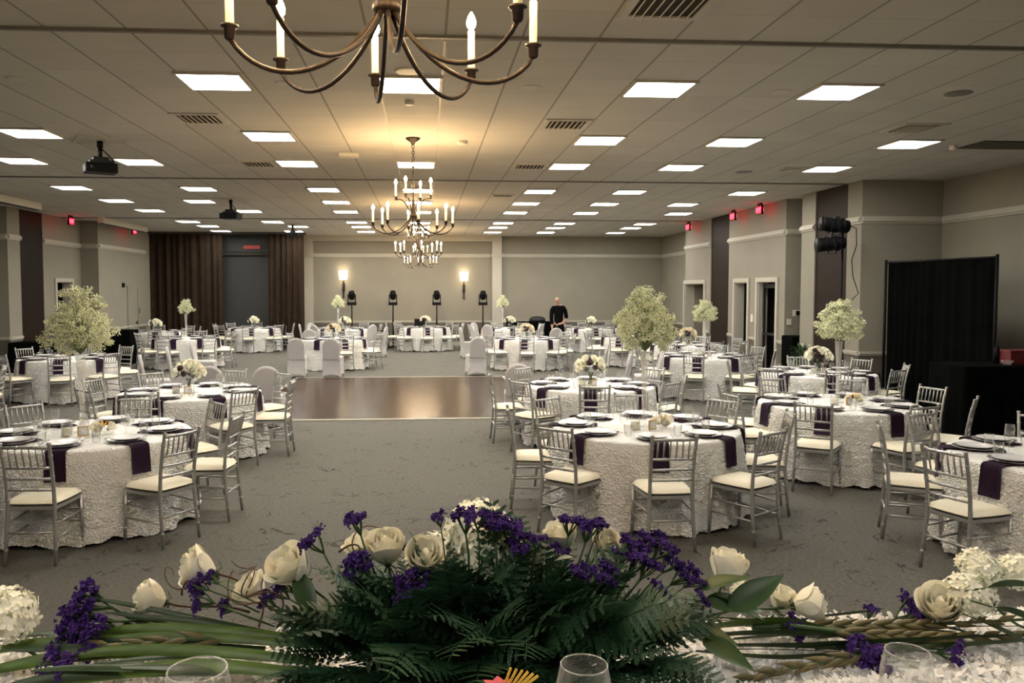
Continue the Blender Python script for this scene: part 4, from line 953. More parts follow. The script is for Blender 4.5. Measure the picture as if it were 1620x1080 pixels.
for key, (x, y, off, ph, cp, cov, miss) in TABLES.items():
    rot = crnd.uniform(0, 6.28)
    spawn(TABLE, 'banquet_table', (x, y, 0), rot, 'folding round table beneath the cloth of the '+ph, 'table', 'round banquet tables')
    link('tablecloth', CLOTH, None, Matrix.Translation((x, y, 0)) @ Matrix.Rotation(rot, 4, 'Z'), label='white rosette cloth on the '+ph, category='tablecloth', group='white rosette tablecloths')
    near = y < 13.5
    for k in range(8):
        dn = DIRN[k]; th = off+45*k
        cr = (1.045 if near else 1.04)+crnd.uniform(-0.03, 0.05); jd = crnd.uniform(-3, 3)
        cxy = ang(th+jd, cr, x, y); rz = math.radians(th+jd)+math.radians(crnd.uniform(-9, 9))
        if k in miss: pass
        elif k in cov: spawn(CHAIR_COV, 'banquet_chair', (cxy[0], cxy[1], 0), rz, 'white covered chair, %s side of the %s' % (dn, ph), 'chair', 'white stretch-covered chairs')
        else: spawn(CHAIR_HI if near else CHAIR_LO, 'ballroom_chair', (cxy[0], cxy[1], 0), rz, 'silver chair, %s side of the %s' % (dn, ph), 'chair', 'silver chairs round the tables')
        px_, py_ = ang(th, 0.645, x, y); az = math.radians(th)
        link('charger_plate', CHG, None, Matrix.Translation((px_, py_, TZ+0.007)), label='silver charger, %s seat of the %s' % (dn, ph), category='charger plate', group='silver chargers')
        link('dinner_plate', PLT, None, Matrix.Translation((px_, py_, TZ+0.014)), label='white plate, %s seat of the %s' % (dn, ph), category='plate', group='white plates on the chargers')
        link('napkin', NAP, None, Matrix.Translation((x, y, TZ)) @ Matrix.Rotation(az+math.radians(crnd.uniform(-3, 3)), 4, 'Z'), label='plum napkin, %s seat of the %s' % (dn, ph), category='napkin', group='plum napkins')
        if y < 24:
            gx, gy = ang(th+14, 0.44, x, y)
            link('wine_glass', WINE, None, Matrix.Translation((gx, gy, TZ)), label='stemmed glass, %s seat of the %s' % (dn, ph), category='glass', group='stemmed glasses on the round tables')
        if y < 16:
            gx, gy = ang(th+24, 0.56, x, y)
            link('water_glass', TUMB, None, Matrix.Translation((gx, gy, TZ)), label='water glass, %s seat of the %s' % (dn, ph), category='glass', group='water glasses on the round tables')
    cx_, cy_ = x, y
    if 'T' in cp:
        spawn(TALL[0 if key in 'ab' else 2 if key in 'kqm' else 1], 'tall_centrepiece', (x-(0.10 if len(cp) > 1 else 0)+(-0.07 if key == 'b' else 0), y+0.02, TZ), rot, "tall vase of baby's breath on the "+ph, 'centrepiece', None, {'h': 0.93, 'm': 0.93}.get(key, 1.0))
    if 'B' in cp:
        i = int(cp[-1]) if cp[-1].isdigit() else 0
        spawn(BOUQ[i], 'flower_bouquet', (x+(0.14 if len(cp) > 2 or cp == 'TB' else 0), y-0.06, TZ), rot, '%s roses in a glass vase on the %s' % ('peach' if i == 2 else 'cream', ph), 'bouquet', None, 1.15)
    if y < 19:
        ax_, ay_ = ang(200, 0.17, x, y)
        spawn(VOT, 'votive_candle', (x-0.13, y-0.16, TZ), 0, 'glass votive candle on the '+ph, 'candle', 'votive candles')
        spawn(CARD, 'table_card', (x+0.02, y-0.19, TZ), 0.5, 'small gold-framed card on the '+ph, 'table card', 'gold table cards')
        if key in 'abef': spawn(LILY, 'lily_bowl', (x+0.15, y-0.10, TZ), 0.4, 'yellow lily in a glass bowl on the '+ph, 'flowers', 'yellow lily bowls')
# extra white stretch-covered chairs standing about the dance floor
def cov(px, Y, rz, lab, x=None):
    p = atY(px, 600, Y); spawn(CHAIR_COV, 'banquet_chair', (p.x, Y, 0), math.radians(rz), lab, 'chair', 'white stretch-covered chairs')
cov(425, 12.25, 4, 'white covered chair seen from behind, right of the second left table')
cov(345, 12.35, -10, 'white covered chair seen from behind, beyond the second left table')
cov(249, 14.4, -70, 'white covered chair in profile, left behind the second left table')
cov(288, 16.4, -75, 'white covered chair in profile, second from the left behind that table')
cov(325, 18.2, -85, 'white covered chair in profile facing right, by the dance floor corner')
cov(820, 12.4, -6, 'white covered chair seen from behind, left of the centre right table')
cov(915, 12.6, 14, 'white covered chair seen from behind the centre bouquet')
cov(972, 14.0, 70, 'white covered chair in profile beside the large right baby\'s breath')
cov(940, 16.6, 75, 'white covered chair in profile beyond the centre right table')
cov(1023, 14.6, 80, 'white covered chair in profile behind the large right vase')
cov(470, 19.25, 6, 'left of the two white covered chairs seen from behind beyond the dance floor')
cov(527, 19.2, -3, 'right of the two white covered chairs seen from behind beyond the dance floor')
cov(753, 19.45, 6, 'lone white covered chair at the far right corner of the dance floor')
cov(742, 24.4, -80, 'far white covered chair in profile, left of the two near the stands')
cov(760, 25.3, -75, 'far white covered chair in profile beside the rightmost light stand')
cov(598, 25.0, 78, 'far white covered chair in profile left of the black case')
cov(492, 23.6, 0, 'far white covered chair seen from behind near the left pilaster')
cov(845, 24.5, -70, 'far white covered chair in profile between two right tables')
cov(875, 24.0, 10, 'far white covered chair seen from behind, below the man in black')
# ================================================================== stage lighting, drapes, equipment
def light_stand(px, lab):
    Y = 29.2; p = atY(px, 530, Y); top = atY(px, 480, Y).z
    r = empty('light_stand', (p.x, Y, 0), 0, lab, 'light stand', 'black light stands along the far wall')
    MB().tube([(0, 0, 0.05), (0, 0, 1.0)], 0.03).tube([(0, 0, 1.0), (0, 0, top-0.06)], 0.022).obj('pole', 'black_plastic', r)
    MB().lathe([(0, 0), (0.26, 0), (0.27, 0.02), (0.06, 0.06), (0, 0.06)], 24).obj('base', 'black_plastic', r)
    MB().box((-0.16, -0.13, top-0.06), (0.16, 0.13, top+0.05)).obj('fixture_base', 'black_plastic', r, bevel=0.01)
    m = MB()
    for s in (-1, 1): m.box((s*0.13-0.02, -0.05, top+0.05), (s*0.13+0.02, 0.05, top+0.33))
    m.obj('yoke', 'grey_plastic', r)
    h = MB(); T = Matrix.Translation((0, 0, top+0.28)) @ Matrix.Rotation(0.5, 4, 'X')
    h.lathe([(0, -0.14), (0.09, -0.13), (0.12, -0.03), (0.11, 0.10), (0.095, 0.17), (0, 0.17)], 16); h.v = [tuple(T @ Vector(v)) for v in h.v]
    h.obj('moving_head', 'black_plastic', r)
for px, lab in ((557, 'leftmost of the four moving-head lights on stands by the far wall'), (622, 'second from left of the four moving-head lights on stands'),
                (691, 'third from left of the four moving-head lights on stands'), (764, 'rightmost of the four moving-head lights, beside the white pilaster')): light_stand(px, lab)
p = atY(606, 548, 29.0)
r = empty('road_case', (p.x, 28.6, 0), 0, 'black equipment case with a grey centre strip standing by the far wall', 'case')
MB().box((-0.24, -0.15, 0.02), (0.24, 0.15, 0.66)).obj('case_body', 'black_plastic', r, bevel=0.015); MB().box((-0.06, -0.158, 0.02), (0.07, -0.15, 0.58)).obj('front_strip', 'steel', r); MB().box((-0.3, -0.3, 0), (-0.05, -0.16, 0.26)).obj('side_box', 'black_plastic', r, bevel=0.01)
# monitor on the far centre table
p = atY(663, 513, 27.75)
r = empty('monitor', (p.x+0.02, 27.78, 0.777), 0.1, 'small black monitor standing on the far centre table', 'monitor')
MB().box((-0.18, -0.02, 0.06), (0.18, 0.02, 0.30)).obj('screen_panel', 'black_plastic', r, bevel=0.006); MB().box((-0.08, -0.07, 0), (0.08, 0.07, 0.015)).box((-0.02, -0.01, 0.01), (0.02, 0.01, 0.1)).obj('monitor_foot', 'black_plastic', r)
# black-draped tables
def draped_table(x0, x1, y0, y1, h, lab, name='draped_table'):
    r = empty(name, ((x0+x1)/2, (y0+y1)/2, 0), 0, lab, 'table'); w, d = (x1-x0)/2, (y1-y0)/2
    m = MB(); per = []; nn = 200; P_ = 2*(2*w+2*d)
    for i in range(nn):
        s = i/nn*P_
        if s < 2*w: q = (-w+s, -d); nrm = (0, -1)
        elif s < 2*w+2*d: q = (w, -d+s-2*w); nrm = (1, 0)
        elif s < 4*w+2*d: q = (w-(s-2*w-2*d), d); nrm = (0, 1)
        else: q = (-w, d-(s-4*w-2*d)); nrm = (-1, 0)
        per.append((q, nrm, s))
    vs = []; fs = []; R = 8
    for k in range(R+1):
        f = k/R
        for q, nr_, s in per: o = f*(0.03+0.025*math.sin(s*19)+0.012*math.sin(s*43)); vs.append((q[0]+nr_[0]*o, q[1]+nr_[1]*o, h-(h-0.01)*f))
    for k in range(R):
        for i in range(nn): fs.append((k*nn+i, (k+1)*nn+i, (k+1)*nn+(i+1) % nn, k*nn+(i+1) % nn))
    m.add(vs, fs, 0, True); m.add([(q[0], q[1], h) for q, _, _ in per], [tuple(range(nn))], 0)
    m.obj('table_skirt', 'black_cloth', r)
    MB().box((-w+0.02, -d+0.02, h-0.04), (w-0.02, d-0.02, h-0.004)).obj('tabletop', 'black_plastic', r); return r
q0, q1 = atY(803, 510, 28.9), atY(884, 510, 28.9)
draped_table(q0.x, q1.x, 28.6, 29.4, 0.93, 'long black-draped buffet table against the far wall behind the right tables')
p = atY(850, 505, 29.0); r = empty('chafing_dish', (p.x, 29.0, 0.93), 0, 'black domed dish on the far black-draped table', 'dish')
MB().lathe([(0, 0), (0.2, 0), (0.2, 0.05), (0, 0.05)], 20, sx=1.5).obj('dish_base', 'black_plastic', r); MB().lathe([(0.2, 0.05), (0.18, 0.13), (0.1, 0.18), (0, 0.19)], 20, sx=1.5).obj('dome_lid', 'grey_plastic', r)
# bar-height table on the right with a dark red box, a bowl and bottles
bt = atZ(1527, 580, 1.07)
draped_table(bt.x, XR2-0.12, bt.y, bt.y+0.75, 1.07, 'tall black-draped bar table at the right edge', 'bar_table')
p = atY(1600, 579, bt.y+0.3); r = empty('red_box', (p.x+0.12, bt.y+0.35, 1.07), 0.05, 'dark red box on the bar table at the right edge', 'box')
MB().box((-0.2, -0.12, 0), (0.24, 0.12, 0.16)).obj('box_body', 'red_box', r, bevel=0.006); MB().box((-0.205, -0.125, 0.16), (0.245, 0.125, 0.19)).obj('box_lid', 'red_box', r, bevel=0.006)
for i, (px, hh) in enumerate(((1577, 0.30), (1585, 0.26))):
    p = atY(px, 560, bt.y+0.45); o = MB().lathe([(0, 0), (0.036, 0), (0.038, hh*0.6), (0.013, hh*0.78), (0.013, hh), (0, hh)], 16).obj('bottle', 'glass_dark' if 'glass_dark' in M else 'black_plastic', loc=(p.x, bt.y+0.45+0.1*i, 1.07)); tagset(o, ('taller' if i == 0 else 'shorter')+' dark bottle on the bar table beside the drape pole', 'bottle')
p = atY(1593, 575, bt.y+0.2); tagset(MB().lathe([(0, 0), (0.04, 0), (0.075, 0.06), (0.07, 0.06), (0.03, 0.01), (0, 0.01)], 20).obj('glass_bowl', 'glass', loc=(p.x, bt.y+0.2, 1.07)), 'small glass bowl on the bar table beside the dark red box', 'bowl')
# pipe and drape
pl, pr = atZ(1402, 413, 2.56), atZ(1578, 404, 2.56)
a, b = Vector((pl.x, pl.y, 0)), Vector((pr.x, pr.y, 0)); Ld = (b-a).length
r = empty('pipe_and_drape', a, math.atan2((b-a).y, (b-a).x), 'free-standing black pipe-and-drape screen on the right', 'drape')
vs, fs = curtain('c', 0.03, Ld-0.06, 0, 0.02, 2.53, '', 0.035, 0.17, seed=8); m = MB().add(vs, fs, 0, True); n_ = len(vs); m.add([(x, y+0.012, z) for x, y, z in vs], [tuple(reversed(f)) for f in fs], 0, True); m.obj('black_drape', 'black_cloth', r)
MB().tube([(0, 0, 2.535), (Ld, 0, 2.535)], 0.02).obj('cross_bar', 'black_plastic', r)
for x, lab in ((0, None), (Ld, None)): MB().tube([(x, 0, 0), (x, 0, 2.58)], 0.024).obj('upright', 'black_plastic', r); MB().box((x-0.22, -0.2, 0), (x+0.22, 0.2, 0.012)).obj('base_plate', 'black_plastic', r)
# par cans on a tall stand by the dark wood panel
Ys = 14.0; p = atY(1331, 460, Ys)
r = empty('lighting_tree', (p.x, Ys, 0), 0, 'tall black stand carrying two black stage lights before the dark wood panel', 'light stand')
z1, z2 = atY(1331, 357, Ys).z, atY(1331, 386, Ys).z
MB().tube([(0, 0, 0.0), (0, 0, z1+0.1)], 0.02).obj('pole', 'black_plastic', r)
for k in range(3): q = k*2.094+0.4; MB().tube([(0.03*math.cos(q), 0.03*math.sin(q), 0.75), (0.5*math.cos(q), 0.5*math.sin(q), 0.015)], 0.013).tube([(0.03*math.cos(q), 0.03*math.sin(q), 0.25), (0.3*math.cos(q), 0.3*math.sin(q), 0.31)], 0.008).obj('leg', 'black_plastic', r)
for z, dx, tl in ((z1, -0.15, 0.06), (z2, -0.22, -0.05)):
    m = MB(); pts = [(-0.27, 0, tl*0.5), (-0.25, 0, tl*0.5), (-0.02, 0, 0), (0.20, 0, -tl*0.4), (0.22, 0, -tl*0.42)]
    m.tube(pts, [0.128, 0.125, 0.118, 0.116, 0.09], 20)
    for xx in (-0.14, -0.02, 0.10): m.tube([(xx-0.008, 0, 0), (xx+0.008, 0, 0)], 0.132, 20)
    c = m.obj('stage_light', 'black_plastic', r, loc=(dx, -0.06, z)); 
    MB().tube([(0.0, 0.13, 0), (0, 0.13, -0.17), (0, -0.13, -0.17), (0, -0.13, 0)], 0.010).obj('yoke', 'black_plastic', c)
    MB().box((-0.04, -0.03, 0.11), (0.05, 0.03, 0.16)).obj('clamp', 'grey_plastic', c)
MB().tube([(0.1, -0.05, z1), (0.22, -0.05, z1-0.05), (0.24, -0.04, z1-0.35), (0.16, -0.03, z1-0.6), (0.19, -0.03, z1-0.9), (0.3, -0.03, z1-1.2), (0.12, -0.02, z1-1.38), (0.03, 0, z1-1.5)], 0.008, 6).obj('cable', 'black_plastic', r)
# black cart in the alcove, black things by the left wall
q0, q1 = atY(1245, 560, 17.0), atY(1274, 560, 17.0)
r = empty('utility_cart', ((q0.x+q1.x)/2, 17.0, 0), 0, 'black covered cart standing in the right wall alcove', 'cart'); w = (q1.x-q0.x)/2
MB().box((-w, -0.25, 0.08), (w, 0.3, atY(1260, 531, 17.0).z)).obj('cart_body', 'black_cloth', r, bevel=0.03); MB().box((-w+0.02, -0.22, 0), (w-0.02, 0.27, 0.085)).obj('cart_base', 'black_plastic', r)
zb = atY(85, 528, 19.5).z
p = atY(55, 545, 19.3); draped_table(p.x-0.45, p.x+0.40, 19.0, 19.7, 0.86, 'black-draped table by the left dark wood panel, behind the silver chairs', 'service_table')
p = atY(190, 530, 23.2); draped_table(p.x-0.35, p.x+0.40, 22.8, 23.5, 0.95, 'black-draped table near the closed left door', 'service_table')
# potted greenery on the right beside the alcove
p = atY(1278, 560, 14.0)
r = empty('potted_plant', (p.x, 14.2, 0), 0, 'leafy green plant on a stand behind the right tables', 'plant')
MB().lathe([(0, 0), (0.12, 0), (0.15, 0.28), (0.14, 0.28), (0, 0.26)], 20).tube([(0, 0, 0.26), (0, 0, 0.75)], 0.012).obj('pot', 'black_plastic', r)
prn = random.Random(3)
m = MB()
for k in range(70):
    d = Vector((prn.gauss(0, 1), prn.gauss(0, 0.7), prn.gauss(0.3, .8))).normalized(); b_ = leaf_mb(0.16, 0.06, 0.4, 5); T = dirmat(Vector((0, 0, 0.85))+d*prn.uniform(0.02, 0.16), d, 0, 1, 'Y')
    m.add([T @ Vector(v) for v in b_.v], b_.f, 0, True)
m.obj('foliage', 'leaf', r)

# ================================================================== the man in black
def skin_mesh(name, verts, edges, radii, mats, sub=2, root=0):
    me = bpy.data.meshes.new(name); me.from_pydata([Vector(v) for v in verts], edges, []); o = bpy.data.objects.new(name, me); COL.objects.link(o)
    md = o.modifiers.new('skin', 'SKIN'); md.use_smooth_shade = True
    if not me.skin_vertices: me.attributes  # layer is made by the modifier below
    if not me.skin_vertices:
        bm = bmesh.new(); bm.from_mesh(me); bm.verts.layers.skin.verify(); bm.to_mesh(me); bm.free()
    for i, r_ in enumerate(radii):
        sv = me.skin_vertices[0].data[i]; sv.radius = r_ if hasattr(r_, '__len__') else (r_, r_); sv.use_root = (i == root)
    s = o.modifiers.new('sub', 'SUBSURF'); s.levels = sub; s.render_levels = sub
    dg = bpy.context.evaluated_depsgraph_get(); out = bpy.data.meshes.new_from_object(o.evaluated_get(dg)); bpy.data.objects.remove(o)
    out.name = name; out.materials.clear()
    for m_ in mats: out.materials.append(M[m_])
    for p_ in out.polygons: p_.use_smooth = True
    return out
def person(px, py_head, Y):
    top = atY(px, py_head, Y).z; s = top/1.80; X = atY(px, 490, Y).x
    r = empty('person', (X, Y, 0), 0, 'bald man in a black shirt standing by the far tables, looking down at his hand', 'person')
    # pelvis root; he faces the camera, turned a little to his right, head bowed
    V = [(0.02, 0, 0.95), (0.02, 0.01, 1.10), (0.02, 0.02, 1.25), (0.01, 0.02, 1.40), (-0.01, 0.0, 1.49), (-0.03, -0.03, 1.55), (-0.05, -0.06, 1.64), (-0.06, -0.07, 1.72),
         (-0.16, 0.01, 1.42), (-0.215, 0.0, 1.36), (-0.235, 0.0, 1.12), (-0.215, -0.06, 0.88), (-0.205, -0.09, 0.80),
         (0.18, 0.01, 1.42), (0.235, 0.0, 1.35), (0.285, 0.02, 1.10), (0.10, -0.17, 0.98), (0.03, -0.20, 0.97),
         (-0.09, 0, 0.90), (-0.10, -0.01, 0.50), (-0.10, 0.02, 0.09), (-0.12, -0.12, 0.03),
         (0.13, 0, 0.90), (0.14, -0.02, 0.50), (0.15, 0.02, 0.09), (0.17, -0.12, 0.03)]
    Ed = [(0,1),(1,2),(2,3),(3,4),(4,5),(5,6),(6,7),(3,8),(8,9),(9,10),(10,11),(11,12),(3,13),(13,14),(14,15),(15,16),(16,17),(0,18),(18,19),(19,20),(20,21),(0,22),(22,23),(23,24),(24,25)]
    Rd = [(0.145,0.11),(0.14,0.105),(0.15,0.11),(0.15,0.11),(0.07,0.07),(0.055,0.058),(0.078,0.095),(0.062,0.075),
          0.07,0.06,0.045,0.033,0.03, 0.07,0.06,0.048,0.033,0.03, (0.095,0.1),0.062,0.042,(0.04,0.035), (0.095,0.1),0.062,0.042,(0.04,0.035)]
    # hands: palm plus five separate fingers each
    def hand(wr, d, side):
        d = Vector(d).normalized(); up = Vector((0, 0, 1)) if abs(d.z) < 0.8 else Vector((0, -1, 0)); ac = d.cross(up).normalized(); nn = ac.cross(d)
        b0 = len(V); V.append(tuple(Vector(V[wr])+d*0.055)); Ed.append((wr, b0)); Rd.append((0.034, 0.018))
        for f, (o_, l_) in enumerate(((-0.030, 0.062), (-0.010, 0.075), (0.010, 0.072), (0.028, 0.056))):
            base = Vector(V[b0])+ac*o_+d*0.03; mid = base+d*l_*0.55-nn*0.010; tip = mid+d*l_*0.35-nn*0.028
            k = len(V); V.extend([tuple(base), tuple(mid), tuple(tip)]); Ed.extend([(b0, k), (k, k+1), (k+1, k+2)]); Rd.extend([0.011, 0.010, 0.008])
        k = len(V); th0 = Vector(V[wr])+ac*(-0.035*side)+d*0.03; V.extend([tuple(th0), tuple(th0+ac*(-0.025*side)+d*0.035)]); Ed.extend([(b0, k), (k, k+1)]); Rd.extend([0.013, 0.010])
    hand(12, (0.02, -0.15, -1), 1); hand(17, (-0.9, -0.35, -0.15), -1)
    me = skin_mesh('body', V, Ed, Rd, ['skin', 'trousers'], 2)
    for p_ in me.polygons:
        if p_.center.z < 0.94 and abs(p_.center.x-0.02) < 0.2 and p_.center.y > -0.16: p_.material_index = 1
        if p_.center.z < 0.1: p_.material_index = 1
    S = Matrix.Diagonal((s*0.87, s, s, 1)); b = link('body', me, r, S)
    # loose black shirt with elbow-length sleeves, its hem at the hips
    VS = [(0.02, 0, 0.90), (0.02, 0.01, 1.06), (0.02, 0.02, 1.25), (0.01, 0.02, 1.40), (-0.005, 0.005, 1.48), (-0.16, 0.01, 1.42), (-0.215, 0.0, 1.36), (-0.225, 0.0, 1.10), (-0.218, -0.05, 0.93), (0.18, 0.01, 1.42), (0.235, 0.0, 1.35), (0.275, 0.015, 1.16), (0.285, 0.015, 1.10)]
    ES = [(0,1),(1,2),(2,3),(3,4),(3,5),(5,6),(6,7),(7,8),(3,9),(9,10),(10,11),(11,12)]
    RS = [(0.175,0.14),(0.165,0.135),(0.165,0.13),(0.15,0.12),(0.07,0.07),0.075,0.075,0.068,0.060,0.078,0.076,0.068,0.062]
    link('shirt', skin_mesh('shirt', VS, ES, RS, ['shirt'], 2), r, S)
    # face details
    fc = MB(); c = Vector((-0.055, -0.065, 1.645))
    for sx_ in (-1, 1):
        fc.lathe([(0, -0.008), (0.008, -0.004), (0.009, 0.003), (0, 0.008)], 8, 0, (c.x+sx_*0.032-0.012, c.y-0.086, c.z+0.012), 1, 0.5)
        fc.lathe([(0, -0.03), (0.012, -0.02), (0.014, 0.015), (0, 0.03)], 8, 0, (c.x+sx_*0.082, c.y+0.01, c.z), 0.6, 1.4)
    fc.tube([(c.x-0.012, c.y-0.085, c.z+0.01), (c.x-0.014, c.y-0.112, c.z-0.025), (c.x-0.012, c.y-0.090, c.z-0.032)], [0.007, 0.013, 0.010], 8)
    fc.tube([(c.x-0.035, c.y-0.084, c.z-0.055), (c.x-0.012, c.y-0.09, c.z-0.058), (c.x+0.012, c.y-0.084, c.z-0.055)], 0.006, 6)
    link('face_features', fc.mesh('face_features', 'skin'), b)
    return r
person(883, 466, 24.6)

# ================================================================== head table in the foreground
HZ = 1.16; HY0, HY1 = 1.10, 2.10
def head_cloth():
    # white cloth covered in small ruffled petals
    m = MB(); rnd = random.Random(9)
    nx, ny = 160, 34; x0, x1 = -2.3, 2.5; vs = []; fs = []
    prof = [(HY0-0.03, 0.42), (HY0-0.02, 0.8), (HY0, HZ-0.03), (HY0+0.02, HZ)]+[(HY0+0.02+(HY1-HY0-0.04)*i/ny, HZ) for i in range(1, ny)]+[(HY1-0.02, HZ), (HY1, HZ-0.02), (HY1+0.02, 0.8), (HY1+0.03, 0.42)]
    for y, z in prof:
        for i in range(nx+1):
            x = x0+(x1-x0)*i/nx; n_ = 0.006*mnoise.noise(Vector((x*9, y*9, z*9))); vs.append((x, y+(n_ if z < HZ-0.01 else 0), z+(n_ if z > HZ-0.01 else 0)))
    k = nx+1
    for a in range(len(prof)-1):
        for i in range(nx): fs.append((a*k+i, a*k+i+1, (a+1)*k+i+1, (a+1)*k+i))
    m.add(vs, fs, 0, True)
    for q in range(21000):
        x = rnd.uniform(-2.25, 2.45); y = HY0+0.30+(HY1-HY0-0.31)*rnd.random()
        if -0.22 < x < 0.60 and y > 1.6: continue
        z = HZ+rnd.uniform(-0.002, 0.004); s = rnd.uniform(0.006, 0.011); a = rnd.uniform(0, 6.28); t = rnd.uniform(0.3, 1.2)
        e = Vector((math.cos(a), math.sin(a), 0)); g = Vector((-math.sin(a)*math.cos(t), math.cos(a)*math.cos(t), math.sin(t))); p = Vector((x, y, z))
        m.add([p-e*s*0.5, p+e*s*0.5, p+e*s*0.8+g*s*1.2, p+e*s*0.2+g*s*2.3+Vector((0, 0, -0.003)), p-e*s*0.4+g*s*2.0, p-e*s*0.8+g*s*1.0], [(0, 1, 2, 3, 4, 5)], 0, True)
    return m
hc = head_cloth().obj('tablecloth', 'ruffle'); tagset(hc, 'white ruffled-petal cloth on the long head table in the foreground', 'tablecloth')
ht = empty('head_table', (0.1, (HY0+HY1)/2, 0.4), 0, 'long head table beneath the white ruffled cloth in the foreground', 'table')
MB().box((-2.35, -0.46, 0.70), (2.35, 0.46, 0.735)).obj('tabletop', 'wainscot', ht)
for x in (-2.2, 0, 2.2):
    for y in (-0.38, 0.38): MB().tube([(x, y, 0), (x, y, 0.70)], 0.016).obj('leg', 'steel', ht)

FR = random.Random(77)
# --- fern fronds
def frond_mesh(seed, L_=0.30):
    rnd = random.Random(seed); m = MB(); n = 11; pts = []
    def P(t): return Vector((0.02*math.sin(t*2+seed), L_*t, 0.05*math.sin(t*1.8)-0.10*L_*3*t*t*0.6))
    for i in range(13): pts.append(P(i/12))
    m.tube(pts, [0.0022*(1-i/13)+0.0005 for i in range(13)], 5, 0)
    for k in range(2, n+1):
        t = k/(n+1.2); c = P(t); ln = 0.42*L_*(math.sin(PI*(0.12+0.88*(1-t)**0.9))**0.6)*(1-t)**0.55
        for s in (-1, 1):
            d = Vector((s*0.93, 0.50, -0.10+rnd.uniform(-.1, .1))).normalized(); nl = 5
            side = Vector((0, 0, 1)).cross(d).normalized()
            for q in range(nl):
                u = (q+0.6)/nl; b = c+d*ln*u+Vector((0, 0, -0.05*ln*u*u)); w = ln*0.21*(1-u)**0.6+0.003
                for s2 in (-1, 1):
                    e = (side*s2*0.88+d*0.5).normalized(); f_ = d*ln*0.10
                    m.add([b-f_*0.6, b+e*w*0.45-f_+Vector((0, 0, 0.001)), b+e*w, b+e*w*0.55+f_*1.2, b+f_*0.9], [(0, 1, 2, 3, 4)] if s2 < 0 else [(4, 3, 2, 1, 0)], 0, False)
            m.add([c, c+d*ln*0.5+side*0.0015, c+d*ln, c+d*ln*0.5-side*0.0015], [(0, 1, 2, 3)], 0)
    return m.mesh('fern_frond', 'fern')
FROND = [frond_mesh(i, 0.30) for i in range(4)]
# --- statice sprig: winged green stalk with combs of small purple blooms, origin at the bloom end, stalk down -Z
def statice_mesh(seed, R=0.028, stalk=0.10):
    rnd = random.Random(seed); m = MB()
    br = []
    for k in range(5):
        a = rnd.uniform(0, 6.28); e = Vector((math.cos(a)*R*rnd.uniform(.3, 1.2), math.sin(a)*R*rnd.uniform(.3, 1.2), rnd.uniform(-0.004, 0.008))); br.append(e)
        m.tube([(0, 0, -stalk*0.45), tuple(e*0.6+Vector((0, 0, -0.02))), tuple(e)], [0.002, 0.0022, 0.003], 5, 1)
        # flat wing
        w = leaf_mb(stalk*0.5, 0.009, 0.1, 4); T = dirmat(Vector((0, 0, -stalk*0.5)), e+Vector((0, 0, stalk*0.45)), 0, 1, 'Y'); m.add([T @ Vector(v) for v in w.v], w.f, 1, True)
    m.tube([(0, 0, -stalk*0.4), (0.004, 0.002, -stalk*1.0), (0, 0, -stalk*2.2)], [0.0028, 0.003, 0.0028], 5, 1)
    for e in br:
        ax = Vector((rnd.uniform(-1, 1), rnd.uniform(-1, 1), rnd.uniform(-.1, .3))).normalized()
        for q in range(36):
            c = e+ax*rnd.uniform(-1, 1)*R*0.72+Vector((rnd.gauss(0, 1), rnd.gauss(0, 1), rnd.gauss(0, 1)))*R*0.16+Vector((0, 0, 0.004)); d = (c-Vector((0, 0, -0.03))+Vector((rnd.uniform(-1, 1), rnd.uniform(-1, 1), rnd.uniform(-1, 1)))*0.02).normalized(); t = d.orthogonal().normalized(); s = rnd.uniform(0.0036, 0.0060); ph = rnd.uniform(0, 6)
            rim = []
            for j in range(6): an = ph+j*PI/3; rim.append(c+(t*math.cos(an)+d.cross(t)*math.sin(an))*s*(1.15 if j % 2 else 0.75)+d*s*0.8)
            m.add([c-d*s*0.5, c+d*s*0.35]+rim, [(0, 2+j, 2+(j+1) % 6) for j in range(6)]+[(1, 2+j, 2+(j+1) % 6) for j in range(6)], 0)
    return m.mesh('statice_sprig', ['statice', 'stem'])
STAT = [statice_mesh(i, 0.026) for i in range(3)]
# --- centre arrangement
base = Vector((atY(770, 1000, 1.80).x, 1.80, HZ))
ar = empty('flower_arrangement', base, 0, 'large low centre arrangement of dark fern, cream roses and purple statice on the head table', 'flower arrangement')
def W(v): return Vector(v)-base
for k in range(90):
    fwd = k < 45; az = FR.uniform(-1, 1)
    d = Vector((az*1.3, -0.75, FR.uniform(-0.05, 0.3))).normalized() if fwd else Vector((az*1.0, FR.uniform(-0.75, 0.1), FR.uniform(0.55, 1.0))).normalized()
    s0 = Vector((FR.uniform(-0.22, 0.22)+az*0.16, -0.06 if fwd else FR.uniform(-0.08, 0.03), 0.05 if fwd else FR.uniform(0.05, 0.14)))
    link('fern_frond', FROND[k % 4], ar, dirmat(s0, d, FR.uniform(-0.5, 0.5), FR.uniform(0.45, 0.8), 'Y'))
for k in range(48):
    sx = FR.uniform(0.05, 0.42) if k < 32 else FR.uniform(-0.42, -0.05)
    d = Vector((0.5*sx/abs(sx)*FR.random()+FR.uniform(-.2, .2), FR.uniform(-0.5, 0.05), 1.0)).normalized()
    link('fern_frond', FROND[k % 4], ar, dirmat(Vector((sx*0.7, FR.uniform(-0.05, 0.05), 0.05)), d, FR.uniform(-0.5, 0.5), FR.uniform(0.5, 0.85)*(1.0 if abs(sx) < 0.3 else 0.8), 'Y'))
